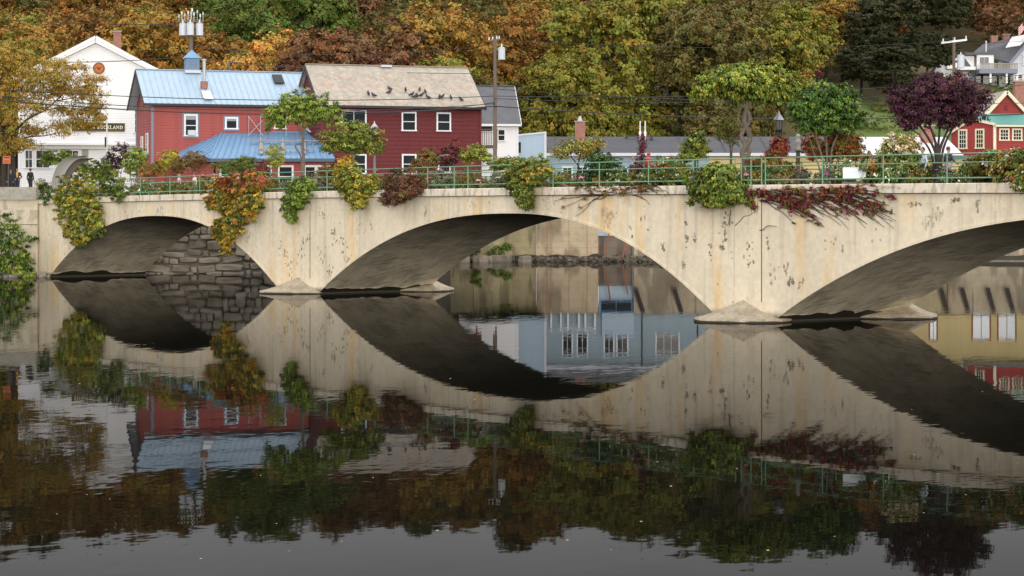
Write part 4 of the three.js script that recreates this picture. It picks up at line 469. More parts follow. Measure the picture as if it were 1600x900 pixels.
{
  const P2 = (y) => at(773.5, y, 176.2);
  for (const [x1, y1, D1, x2, y2, D2, sag, r, l] of [
    [-40, 153, 150, 773, 166, 175.8, .9, .045, 'thick black cable passing the sign on the white hall'], [-40, 146, 150, 773, 162, 175.8, .9, .03, 'black wire just above the thick cable on the white hall'], [-40, 137, 150, 773, 150, 176, .6, 0.035, 'thin wire crossing the middle of the white hall'],
    [298, 90, 190, 773, 115, 176, .4, .025, 'wire from the three transformer pole towards the brown pole'], [298, 72, 190, 773, 70, 176, .8, .02, 'top wire between the three transformer pole and the brown pole'], [-40, 28, 190, 298, 38, 190, .2, 0.035, 'high wire over the autumn trees to the three transformer pole'], [-40, 92, 190, 298, 88, 190, .4, 0.035, 'wire over the town hall gable to the three transformer pole'],
    [773, 166, 175.8, 1640, 176, 190, .8, .05, 'thick black cable right of the brown pole above the long roof'], [773, 154, 175.8, 1640, 128, 205, 1.0, .03, 'wire sagging right of the brown pole towards the purple tree'], [773, 150, 176, 1640, 112, 205, .9, .03, 'upper wire right of the brown pole towards the purple tree'], [773, 139, 176, 1640, 160, 200, .6, .03, 'wire crossing in front of the wooded white house'], [773, 62, 176, 1490, 64, 222, .7, .018, 'thin topmost wire from the brown pole to the white crossarm'],
    [1490, 68, 222, 1660, 58, 230, .2, .02, 'wire running right from the white crossarm'], [503, 170, 171, 773, 160, 175.8, .45, .03, 'service cable slung across the dark red wall'], [357, 98, 215, 700, 112, 210, .3, .02, 'thin wire from the short pole behind the roofs']]) wireRun(l, at(x1, y1, D1), at(x2, y2, D2), sag, r);
}
function lamp(px, v, ytop, base, label, mat) { const s = sOf(px, -v), D = dOf(s, -v), H = YD(ytop, D) - base, l = thing('lamp_post', label, 'street lamp', bw(s, -v, base)); part('post', new THREE.CylinderGeometry(.07, .1, H - .95, 12).translate(0, (H - .95) / 2, 0), mat, l); part('base', new THREE.LatheGeometry([[.22, 0], [.22, .15], [.15, .25], [.13, .6], [.1, .7]].map(([a, b]) => new THREE.Vector2(a, b)), 14), mat, l); const hd = part('lantern_glass', new THREE.CylinderGeometry(.2, .12, .5, 8).translate(0, H - .68, 0), lampGlass, l); const gs = []; for (let i = 0; i < 8; i++) { const a = i / 8 * 6.2832; gs.push(bar(V(Math.cos(a) * .12, H - .94, Math.sin(a) * .12), V(Math.cos(a) * .205, H - .42, Math.sin(a) * .205), .014, 4)); } part('lantern_frame', [...gs, new THREE.CylinderGeometry(.18, .12, .08, 12).translate(0, H - .96, 0)], mat, hd); part('lantern_cap', new THREE.LatheGeometry([[.26, 0], [.23, .05], [.14, .2], [.06, .28], [.03, .42], [0, .45]].map(([a, b]) => new THREE.Vector2(a, b + H - .45)), 16), galv, l); }
lamp(585, -4.9, 189, 5.95, 'grey lamp post with lantern head before the dark red building', lampPost);
lamp(1217, -5.6, 173, 5.98, 'black lamp post with lantern between the two leafy bridge trees', iron);
{ // orange sign, sculpture, white notice board, statues
  const D = 161.5, s = thing('street_sign', 'small orange sign on a dark post beside the autumn tree', 'sign', [XD(10.5, D), 6.3, -D]); const y1 = YD(256, D) - 6.3, y2 = YD(243.5, D) - 6.3; part('post', box(.1, y2, .1, .12, y2 / 2, -.08), iron, s); part('panel', box(.6, y2 - y1, .04, 0, (y1 + y2) / 2, 0), M(.45, .13, .045), s); part('panel_print', facePlane(.56, y2 - y1 - .04, 0, (y1 + y2) / 2, .024), signTex(128, 128, (c) => { c.fillStyle = '#b9602f'; c.fillRect(0, 0, 128, 128); c.fillStyle = '#7c3a1c'; c.fillRect(14, 12, 100, 34); c.fillStyle = '#e9c9a8'; c.fillRect(14, 46, 100, 5); c.fillStyle = '#8a4722'; for (let i = 0; i < 3; i++) c.fillRect(18 + i * 6, 66 + i * 18, 84 - i * 14, 8); }), s);
  const Ds = 160.8, sc = thing('curved_sculpture', 'grey curved tapering sculpture like a wave at the bridge entrance', 'sculpture', [XD(95, Ds), 6.3, -Ds]); const k = Ds / F, up = [], lo = []; const P = (px, py) => V((px - 95) * k, YD(py, Ds) - 6.3, 0); const A = new THREE.CatmullRomCurve3([P(82, 296), P(85, 276), P(93, 258), P(106, 247), P(137, 243.5)]), B = new THREE.CatmullRomCurve3([P(98, 296), P(101, 276), P(108, 262), P(119, 251), P(137, 244.8)]), pos = [], idx = [], n = 24; for (let i = 0; i <= n; i++) { const a = A.getPoint(i / n), b = B.getPoint(i / n); for (let j = 0; j <= 8; j++) { const q = a.clone().lerp(b, j / 8); q.z = -.12 * Math.sin(j / 8 * Math.PI) * (1 - i / n * .6) + (.5 - j / 8) * .35; pos.push(q.x, q.y, q.z + .4); } } for (let i = 0; i < n; i++) for (let j = 0; j < 8; j++) { const a = i * 9 + j; idx.push(a, a + 1, a + 9, a + 1, a + 10, a + 9); } const g = new THREE.BufferGeometry(); g.setAttribute('position', new THREE.Float32BufferAttribute(pos, 3)); g.setIndex(idx); g.computeVertexNormals(); const inner = g.clone().translate(.42, -.16, -.5); const mt = mottled([.33, .32, .28], .2, 1, 91, .6); part('shell', g, mt, sc); part('shell_lining', inner, M(.12, .09, .08, .8), sc); part('plinth', box(1.6, .5, 1.4, .1, .2, -.1), mt, sc);
  const so = sOf(1335, .62), b = thing('notice_board', 'white notice board standing in the flower bed', 'notice board', bw(so, .62, topOf(so) - .15)); const Db = dOf(so, .62), kb = Db / F; part('panel', box(36 * kb, 15 * kb + .1, .05, 0, .62, 0), M(.72, .75, .8, .5), b); part('panel_print', facePlane(34 * kb, 14 * kb, 0, .62, .03), signTex(256, 128, (c) => { c.fillStyle = '#eef1f6'; c.fillRect(0, 0, 256, 128); c.fillStyle = '#dfe6f0'; c.beginPath(); c.ellipse(150, 70, 90, 46, 0, 0, 7); c.fill(); }), b); part('caption_strip', box(40 * kb, .16, .04, 0, .16, .03), M(.12, .12, .12), b); for (const x of [-.4, .4]) part('stake', box(.06, .9, .05, x, .3, -.05), iron, b);
  for (const [px, v, yt, yb, l] of [[1247, -5.4, 208, 236, 'small pale garden statue on a post by the burning bush']]) { const q = sOf(px, -v), Dq = dOf(q, -v), st = thing('garden_statue', l, 'statue', bw(q, -v, 5.98)), h0 = YD(yb, Dq) - 5.98, h1 = YD(yt, Dq) - 5.98, hh = h1 - h0; part('post', new THREE.CylinderGeometry(.1, .12, h0, 10).translate(0, h0 / 2, 0), poleWood, st); part('figure', new THREE.LatheGeometry([[0, 0], [.16, 0], [.17, .1], [.1, .25], [.13, .45], [.15, .58], [.06, .68], [.1, .78], [.1, .9], [.0, 1]].map(([x, y]) => new THREE.Vector2(x, h0 + y * hh)), 12), mottled([.5, .46, .4], .2, 1, 92), st); }
}
// ---------------------------------------------------------------- foliage
// leaves spread through ellipsoid blobs in twig-sized sprays; each leaf is a folded four-cornered blade
function leafCloud(blobs, n, size, cols, { sub = .25, per = 26, shell = .5, droop = .25, seed = 1, aspect = .62, tintVar = .35, irr = .9 } = {}) {
  const R = rng(seed), pos = new Float32Array(n * 12), c = new Float32Array(n * 12), idx = new Uint32Array(n * 6), G = () => (R() + R() + R() - 1.5) * .82;
  const w = blobs.map((b) => (b.w ?? 1) * Math.pow(b.r[0] * b.r[1] * b.r[2], .62)), tot = w.reduce((a, b) => a + b, 0), ct = cols.reduce((a, q) => a + (q[3] ?? 1), 0), a = V(), N = V(), T = V(), B = V();
  let i = 0; while (i < n) {
    let t = R() * tot, k = 0; while (k < blobs.length - 1 && (t -= w[k]) > 0) k++;
    const b = blobs[k]; let d = V(G(), G(), G()).normalize(); const rr = shell + (1 - shell) * Math.sqrt(R()) * (.9 + .25 * R()) * 1, out = d.clone(), lump = 1 + irr * (vnoise(d.x * 2.6 + k * 3.1 + 40, d.y * 2.6 + d.z * 1.9 + seed % 31, 6) - .42);
    const cc = V(b.c.x + d.x * b.r[0] * rr * lump, b.c.y + d.y * b.r[1] * rr * lump, b.c.z + d.z * b.r[2] * rr * lump);
    let u = R() * ct, q = 0; const cs = b.cols ?? cols; const ctt = b.cols ? b.cols.reduce((s, x) => s + (x[3] ?? 1), 0) : ct; u = R() * ctt; while (q < cs.length - 1 && (u -= cs[q][3] ?? 1) > 0) q++;
    const lum = 1 + (R() - .5) * tintVar;
    const m = Math.min(n - i, Math.round(per * (.5 + R())));
    for (let j = 0; j < m; j++, i++) {
      a.set(cc.x + G() * sub, cc.y + G() * sub * .6 - .1 * sub, cc.z + G() * sub);
      N.set(out.x * .7 + G() * .8, out.y * .5 + .55 + G() * .6, out.z * .7 + G() * .8).normalize();
      T.set(G() + out.x * .5, G() - droop * 2, G() + out.z * .5); T.addScaledVector(N, -T.dot(N)).normalize(); B.crossVectors(N, T);
      const s = size * (.65 + .7 * R()), h = s * aspect * .5, o = i * 12, f = s * .1;
      pos.set([a.x - T.x * s * .5, a.y - T.y * s * .5, a.z - T.z * s * .5, a.x + B.x * h + N.x * f, a.y + B.y * h + N.y * f, a.z + B.z * h + N.z * f, a.x + T.x * s * .55, a.y + T.y * s * .55, a.z + T.z * s * .55, a.x - B.x * h + N.x * f, a.y - B.y * h + N.y * f, a.z - B.z * h + N.z * f], o);
      const C = R() < .8 ? cs[q] : cs[Math.floor(R() * cs.length)], l = lum * (1 + (R() - .5) * .34), g = 1 + (R() - .5) * .16; for (let v = 0; v < 4; v++) { c[o + v * 3] = C[0] * l * g; c[o + v * 3 + 1] = C[1] * l; c[o + v * 3 + 2] = C[2] * l; }
      idx.set([i * 4, i * 4 + 1, i * 4 + 2, i * 4, i * 4 + 2, i * 4 + 3], i * 6);
    }
  }
  const g = new THREE.BufferGeometry(); g.setAttribute('position', new THREE.BufferAttribute(pos, 3)); g.setAttribute('color', new THREE.BufferAttribute(c, 3)); g.setIndex(new THREE.BufferAttribute(idx, 1)); g.computeVertexNormals(); return g;
}
const C = { green: [.085, .128, .024], deep: [0.029, 0.071, 0.017], bright: [.175, .255, .035], lime: [0.307, 0.354, 0.053], yel: [0.496, 0.354, 0.041], gold: [0.472, 0.260, 0.029], olive: [0.177, 0.177, 0.026], orange: [0.425, 0.177, 0.029], rust: [0.236, 0.088, 0.029], red: [0.354, 0.041, 0.041], wine: [0.177, 0.026, 0.041], purple: [0.065, 0.019, 0.033], plum: [0.041, 0.013, 0.024], brown: [0.153, 0.073, 0.038], cream: [0.649, 0.543, 0.330], pink: [0.708, 0.295, 0.354], whitef: [0.885, 0.850, 0.802], mauve: [0.413, 0.094, 0.354], sage: [0.153, 0.201, 0.106] };
let seedN = 500; const nextSeed = () => ++seedN;
// a plant on the bridge: blobs in photograph measure [px, py, half width, half height, dv, cols] at depth offset v, turned into metres in the bridge's own frame
function bridgePlant(name, label, category, px, v, blobs, n, size, cols, opt = {}) {
  const s0 = sOf(px, -v), D0 = dOf(s0, -v), yb = opt.base ?? topOf(s0) - .14, g = thing(name, label, category, bw(s0, -v, yb), TH, opt.group);
  const bl = blobs.map(([x, y, rx, ry, dv = 0, cs]) => { const bk = dv - v, s = sOf(x, bk), D = dOf(s, bk), k = D / F, r = rx * k; return { c: V(s - s0, YD(y, D) - yb, -dv), r: opt.flat ? [r * 1.25, ry * k, opt.flat] : [r * (opt.sx ?? .95), ry * k, r * (opt.sx ?? .95)], cols: cs }; });
  bl.forEach((b) => { b.r[0] *= 1.12; b.r[1] *= 1.12; }); part(opt.leafName ?? 'foliage', leafCloud(bl, Math.round(n * 2.4), size * .85, cols, { seed: nextSeed(), ...opt }), leafMat, g);
  const low = bl.reduce((a, b) => Math.max(a, b.c.y), .1), gs = [], R = rng(nextSeed());
  if (!opt.noStem) { for (const b of bl.slice(0, opt.stems ?? 4)) { const e = b.c.clone(), m = e.clone().multiplyScalar(.5).add(V((R() - .5) * .15, .12, (R() - .5) * .1)); m.y = Math.max(m.y, .25); gs.push(tube([V((R() - .5) * .15, -.06, (R() - .5) * .15), m, e], opt.r0 ?? .035, .01, 5)); } part('stem', mergeGeometries(gs.map(flat)), opt.bark ?? bark, g); }
  return g;
}
const hang = { flat: .42, per: 22, sub: .2, shell: .35, droop: .5 };
// ---- creepers and shrubs spilling over the coping (they hang just in front of the wall face)
bridgePlant('trailing_shrub', 'large yellow green shrub spilling over the coping beside the wing wall', 'shrub', 120, -.6, [[100, 300, 30, 22, -1.05], [130, 290, 40, 18, -1.0], [105, 330, 30, 26, -1.1], [135, 320, 30, 26, -1.1], [118, 355, 26, 20, -1.1], [148, 345, 18, 24, -1.1], [125, 374, 16, 9, -1.1], [175, 288, 26, 18, -.5, [[...C.green, 2], [...C.olive, 1]]], [185, 300, 16, 12, -.9, [[...C.green, 2], [...C.olive, 1]]], [72, 300, 14, 14, -.8, [[...C.green, 2], [...C.deep, 1]]], [160, 268, 34, 15, .2, [[...C.green, 2], [...C.bright, 1], [...C.olive, 1]]]], 8500, .2, [[...C.yel, 1.4], [...C.lime, 1.2], [...C.olive, 2], [...C.green, 1.4]], hang);
bridgePlant('trailing_shrub', 'orange and red shrub spilling low over the first pier haunch', 'shrub', 370, -.6, [[370, 290, 46, 20, -.95, [[...C.rust, 2], [...C.orange, 2], [...C.red, 1.2], [...C.olive, 1]]], [395, 283, 26, 14, -.8, [[...C.rust, 2], [...C.olive, 2], [...C.orange, 1]]], [340, 305, 26, 22, -1.1], [372, 318, 36, 22, -1.1], [395, 310, 22, 20, -1.1], [360, 345, 30, 22, -1.1], [350, 362, 22, 14, -1.1], [356, 374, 8, 9, -1.05], [354, 388, 3, 9, -1.05]], 8500, .2, [[...C.gold, .7], [...C.orange, .5], [...C.olive, 3], [...C.yel, .9], [...C.green, 1.3]], hang);
bridgePlant('trailing_shrub', 'small bright green creeper hanging above the pier', 'shrub', 468, -.6, [[470, 296, 22, 16, -.95], [462, 312, 20, 16, -1.05], [452, 325, 10, 12, -1.05], [478, 288, 12, 10, -.7], [456, 340, 4, 8, -1.0]], 2600, .17, [[...C.bright, 2.5], [...C.green, 1.5], [...C.lime, .6]], hang);
bridgePlant('trailing_shrub', 'golden yellow shrub spilling over the coping before the lamp post', 'shrub', 552, -.6, [[552, 285, 32, 16, -.9], [545, 270, 24, 12, -.4], [556, 303, 22, 14, -1.05], [561, 318, 9, 9, -1.05], [580, 288, 10, 16, -.8]], 4600, .17, [[...C.yel, 1.3], [...C.lime, .8], [...C.olive, 2.2], [...C.green, .5]], hang);
bridgePlant('trailing_shrub', 'twiggy brown purple shrub lying over the coping', 'shrub', 626, -.6, [[625, 283, 38, 17, -.85], [622, 300, 30, 11, -1.05], [650, 290, 16, 12, -.9], [603, 310, 4, 10, -1.05], [622, 312, 5, 6, -1.05]], 4200, .12, [[...C.brown, 2.5], [.09, .04, .035, 2], [...C.rust, .8], [...C.olive, .4]], hang);
bridgePlant('trailing_shrub', 'green creeper with one long tongue hanging over the wide arch', 'shrub', 825, -.6, [[825, 272, 34, 16, -.85, [[...C.olive, 1.4], [...C.green, 1.5], [...C.gold, .6]]], [812, 290, 20, 14, -1.05], [822, 306, 9, 14, -1.1], [822, 320, 6, 8, -1.1], [848, 268, 14, 12, -.6], [800, 268, 12, 14, -.5]], 4300, .15, [[...C.green, 1.5], [...C.olive, 2], [...C.lime, .8]], hang);
bridgePlant('trailing_shrub', 'rounded leafy green shrub draped over the coping beside the red creeper', 'shrub', 1115, -.6, [[1115, 285, 40, 18, -.95], [1100, 298, 26, 16, -1.05], [1135, 296, 24, 14, -1.05], [1118, 308, 20, 12, -1.05], [1150, 306, 10, 9, -1.05], [1120, 268, 28, 10, -.6]], 5200, .2, [[...C.lime, 1], [...C.olive, 1.5], [...C.green, 1.6], [...C.bright, 1]], hang);
bridgePlant('trailing_shrub', 'mixed rose shrub overhanging the coping at the last railing bay', 'shrub', 1585, -1.0, [[1590, 262, 28, 24, -.5], [1560, 258, 34, 18, .3], [1597, 285, 14, 14, -1.2], [1535, 262, 20, 14, .4], [1615, 265, 26, 28, -.6]], 4600, .16, [[...C.olive, 2], [...C.green, 2], [...C.gold, .6], [...C.rust, .4], [...C.whitef, .08]], { ...hang, flat: 0 });
{ // red Virginia creeper and the bare brown one: thin stems flat on the wall with leaves along them
  const creeper = (label, px, runs, leaf, cols, seed, dens) => {
    const s0 = sOf(px), g = thing('wall_creeper', label, 'creeper', bw(s0, .0, ledge(s0)), TH), R = rng(seed), st = [], bl = []; const y0 = ledge(s0);
    for (const [x1, y1, x2, y2, k, bare] of runs) { const pts = []; const sg = 5; for (let i = 0; i <= sg; i++) { const t = i / sg, x = mix(x1, x2, t), y = mix(y1, y2, t) + (R() - .5) * 5 - Math.sin(t * 3.1) * 3, s = sOf(x), yy = YD(y, dOf(s)); pts.push(V(s - s0, yy - y0, yy > ledge(s) - .02 ? .17 : .05)); } st.push(tube(pts, .022, .008, 4)); if (!bare) { const c = new THREE.CatmullRomCurve3(pts), m = Math.round(c.getLength() * k); for (let i = 0; i < m; i++) { const p = c.getPoint(R()); bl.push({ c: p.add(V(0, 0, .07)), r: [.22, .13, .06] }); } } }
    part('stem', mergeGeometries(st.map(flat)), barkDark, g); part('foliage', leafCloud(bl, Math.round(bl.length * dens), leaf, cols, { sub: .1, per: 8, shell: .2, seed, droop: .6 }), leafMat, g); part('root_stem', bar(V(0, -.05, .08), V(0, .6, -.15), .03), barkDark, g);
  };
  const R = rng(44), runs = []; for (let i = 0; i < 15; i++) { const x = 1170 + i * 13; runs.push([x, 294 + R() * 6, x + 30 + R() * 30, 300 + R() * 14, 7]); } for (let i = 0; i < 26; i++) { const x = 1165 + R() * 150; runs.push([x, 297 + R() * 12, x + 45 + R() * 42, 315 + R() * 26, 3.4]); } for (let i = 0; i < 30; i++) { const x = 1180 + R() * 150; runs.push([x, 305 + R() * 10, x + 50 + R() * 40, 328 + R() * 30, .7]); } for (let i = 0; i < 7; i++) runs.push([1164 + R() * 22, 300, 1172 + R() * 16, 325 + R() * 12, 4]); for (let i = 0; i < 6; i++) runs.push([1310 + R() * 20, 300 + R() * 6, 1372 + R() * 22, 318 + R() * 36, 1.6]); runs.push([1150, 352, 1185, 330, .3], [1188, 362, 1215, 352, .2], [1320, 296, 1376, 292, 4]);
  creeper('deep red creeper spreading across the pale wall beside the pier', 1240, runs, .11, [[...C.wine, 2.6], [...C.red, .7], [.16, .05, .03, 1.2], [...C.olive, 1.8]], 45, 8);
  const r2 = []; for (let i = 0; i < 34; i++) { const x = 905 + R() * 120; r2.push([x, 291 + R() * 5, x + (R() - .4) * 50, 293 + R() * 14, R() < .6 ? 3 : 1]); } r2.push([955, 303, 880, 322, 1.2], [960, 304, 868, 316, .8], [950, 305, 905, 330, .6], [945, 303, 900, 340, .3, 1], [930, 304, 875, 312, .8], [990, 305, 1016, 320, .5], [935, 305, 1040, 300, 2]);
  creeper('sparse brown tendrils of a withered creeper on the coping', 955, r2, .11, [[...C.brown, 2], [...C.rust, 1], [...C.olive, 1], [.3, .17, .09, 1]], 46, 7);
}
// ---- trees on the bridge
function bridgeTree(name, label, px, v, trunk, blobs, n, size, cols, opt = {}) {
  const s0 = sOf(px, -v), D0 = dOf(s0, -v), yb = topOf(s0) - .16, k = D0 / F, g = thing(name, label, 'tree', bw(s0, -v, yb), 0, opt.group), W = (x, y, z = 0) => V((x - px) * k, YD(y, D0) - yb, z * k);
  const gs = trunk.map(([pts, a, b]) => tube(pts.map(([x, y, z], i) => i === 0 && y === 0 ? V((x - px) * k, -.08, 0) : W(x, y, z)), a, b, 7, .25, nextSeed()));
  part('trunk', mergeGeometries(gs.map(flat)), opt.bark ?? barkGrey, g); const bl = blobs.map(([x, y, rx, ry, z = 0, cs]) => ({ c: W(x, y, z), r: [rx * k, ry * k, rx * k * (opt.deep ?? .9)], cols: cs })); part('crown', leafCloud(bl, Math.round(n * 1.9), size * .72, cols, { seed: nextSeed(), irr: 1.35, ...opt }), leafMat, g); return g;
}
bridgeTree('wisteria_tree', 'spreading wisteria trained as a tree on a twisted grey trunk', 1166, -4.6, [[[[1162, 0], [1170, 262], [1160, 240], [1172, 215], [1163, 190], [1168, 160], [1166, 140]], .17, .1], [[[1170, 0], [1160, 258], [1171, 236], [1158, 214], [1172, 186], [1163, 160], [1168, 145]], .13, .08], [[[1166, 200], [1154, 188], [1158, 168], [1164, 150]], .05, .04], [[[1166, 155], [1140, 140], [1110, 138], [1090, 146]], .09, .03], [[[1166, 152], [1195, 135], [1230, 140], [1245, 150]], .09, .03], [[[1166, 145], [1164, 120, 15], [1150, 110]], .08, .03], [[[1166, 145], [1185, 120, -15], [1200, 112]], .08, .03]],
  [[1160, 112, 34, 14], [1130, 122, 32, 15], [1195, 116, 32, 14], [1225, 128, 24, 18], [1110, 136, 26, 16], [1096, 150, 14, 12], [1150, 135, 30, 18], [1185, 138, 34, 18, 10], [1215, 148, 24, 14], [1160, 150, 20, 12, -10], [1240, 140, 12, 14], [1140, 110, 18, 9], [1175, 124, 30, 16, -30], [1150, 126, 30, 15, 35]], 12500, .2, [[...C.lime, 2.4], [...C.olive, 1], [...C.green, 1.2], [...C.bright, 1.6], [...C.yel, .2]], { per: 20, sub: .2, droop: .8, shell: .45, irr: .6 });
bridgeTree('small_green_tree', 'compact fresh green small tree with several pale stems', 1292, -3.9, [[[[1290, 0], [1285, 250], [1275, 215], [1265, 190]], .06, .03], [[[1294, 0], [1298, 250], [1302, 225], [1318, 196]], .06, .03], [[[1292, 0], [1292, 240], [1290, 200], [1290, 170]], .06, .02], [[[1297, 0], [1306, 258], [1322, 222], [1330, 200]], .04, .02], [[[1286, 0], [1280, 262], [1270, 235], [1262, 205]], .04, .02]],
  [[1288, 148, 34, 16], [1262, 160, 26, 18], [1315, 160, 28, 18], [1290, 172, 40, 22], [1255, 180, 22, 18], [1325, 178, 20, 16], [1290, 192, 34, 14], [1262, 196, 18, 10], [1310, 195, 20, 10], [1272, 145, 18, 10], [1308, 142, 14, 8]], 8200, .19, [[...C.green, 2], [.07, .16, .025, 2.4], [...C.bright, 1], [...C.deep, .8]], { per: 18, sub: .2, droop: .5 });
bridgeTree('purple_leaved_tree', 'dark purple leaved tree with a vase of bare stems on the bridge', 1464, -4.4, [[[[1463, 0], [1462, 240], [1450, 215], [1432, 190], [1420, 178]], .08, .03], [[[1465, 0], [1464, 236], [1458, 210], [1448, 186], [1440, 165]], .08, .03], [[[1466, 0], [1468, 236], [1480, 205], [1490, 180], [1500, 160]], .08, .03], [[[1467, 0], [1474, 232], [1492, 196], [1512, 176]], .07, .03], [[[1465, 0], [1466, 230], [1468, 200], [1466, 170]], .07, .03], [[[1462, 0], [1455, 240], [1436, 212], [1418, 196]], .06, .02]],
  [[1465, 140, 44, 20], [1430, 148, 32, 20], [1500, 142, 34, 22], [1410, 165, 20, 20], [1525, 158, 20, 20], [1460, 165, 46, 22], [1500, 170, 34, 18], [1430, 178, 28, 16], [1420, 190, 18, 12], [1480, 186, 22, 12], [1515, 182, 18, 12], [1540, 150, 8, 14], [1400, 150, 12, 12], [1460, 122, 26, 10], [1495, 122, 16, 9], [1440, 128, 14, 10]], 11500, .15, [[...C.purple, 2.4], [...C.plum, 2], [.10, .03, .045, 1], [.12, .05, .03, .25]], { per: 14, sub: .2, droop: .2, bark: barkDark, shell: .3 });
bridgeTree('small_green_tree', 'flat topped light green tree with a hooked grey trunk before the blue roofs', 471, -4.6, [[[[473, 0], [474, 250], [473, 225], [474, 200], [470, 170]], .12, .07], [[[469, 0], [470, 245], [463, 232], [461, 228], [468, 224], [474, 232]], .05, .04], [[[474, 215], [466, 200], [462, 185], [455, 172]], .07, .03], [[[474, 205], [485, 188], [500, 178], [515, 172]], .06, .02], [[[470, 180], [450, 172], [430, 172]], .05, .02]],
  [[470, 162, 26, 16], [445, 172, 24, 16], [500, 165, 24, 15], [428, 185, 14, 12], [515, 178, 18, 14], [470, 178, 30, 14], [455, 158, 18, 10], [490, 175, 20, 12], [425, 172, 14, 8], [526, 170, 8, 9], [420, 198, 6, 8], [440, 195, 8, 8]], 6800, .2, [[...C.bright, 1.6], [...C.green, 1.5], [...C.lime, 1.6]], { per: 18, sub: .22, droop: .7 });
bridgeTree('small_green_tree', 'olive green rounded tree behind the lamp post', 552, -3.6, [[[[552, 0], [552, 255], [550, 235], [550, 215]], .1, .05], [[[551, 240], [535, 225], [525, 215]], .05, .02], [[[551, 240], [568, 225], [580, 218]], .05, .02]], [[550, 205, 30, 14], [528, 218, 24, 14], [575, 215, 20, 14], [550, 225, 30, 14], [515, 228, 14, 10], [585, 230, 14, 10], [560, 198, 16, 8], [595, 222, 7, 6]], 5200, .19, [[...C.olive, 2], [...C.lime, 1], [...C.green, 2]], { per: 18, sub: .22, droop: .4 });
bridgeTree('young_tree', 'thin open young shrub tree with two dark stems over the wide arch', 905, -2.4, [[[[900, 0], [903, 262], [907, 240], [912, 222]], .05, .02], [[[908, 0], [905, 262], [893, 245], [889, 228]], .05, .02], [[[905, 0], [915, 255], [922, 240], [925, 225]], .04, .02]], [[905, 225, 18, 8], [885, 232, 14, 8], [922, 232, 13, 9], [912, 240, 12, 6], [878, 240, 10, 7], [935, 222, 7, 9], [868, 236, 6, 5]], 1500, .16, [[...C.olive, 2], [...C.lime, 1], [...C.gold, .6], [...C.brown, .5]], { per: 10, sub: .3, bark: barkDark });
bridgeTree('young_tree', 'small rounded clipped tree beside the rose bushes above the coping', 1085, -2.2, [[[[1087, 0], [1086, 255], [1087, 240]], .05, .03]], [[1088, 225, 15, 14], [1076, 236, 14, 10], [1098, 232, 10, 10], [1086, 216, 9, 8], [1082, 244, 16, 6]], 2200, .18, [[...C.olive, 2], [...C.green, 2], [...C.lime, .8]], { per: 16, sub: .18, bark: barkDark });
bridgeTree('young_tree', 'wispy open young tree behind the wisteria trunk', 1142, -6.6, [[[[1141, 0], [1141, 232], [1136, 205], [1134, 185]], .05, .02], [[[1143, 0], [1144, 230], [1148, 200]], .04, .02]], [[1138, 190, 16, 18], [1145, 205, 16, 16], [1130, 205, 12, 14], [1142, 175, 10, 12]], 1500, .14, [[...C.olive, 2], [...C.brown, 1], [...C.green, 1]], { per: 8, sub: .3 });
bridgeTree('young_tree', 'slim bright yellow young tree before the blue hipped roof', 430, -5.2, [[[[430, 0], [430, 262], [430, 240]], .05, .03], [[[432, 0], [434, 262], [436, 245]], .035, .02]], [[430, 245, 12, 14], [428, 235, 10, 8], [436, 250, 10, 8], [424, 252, 8, 6]], 1800, .13, [[...C.lime, 2.4], [...C.yel, 1], [...C.bright, .8]], { per: 12, sub: .16 });
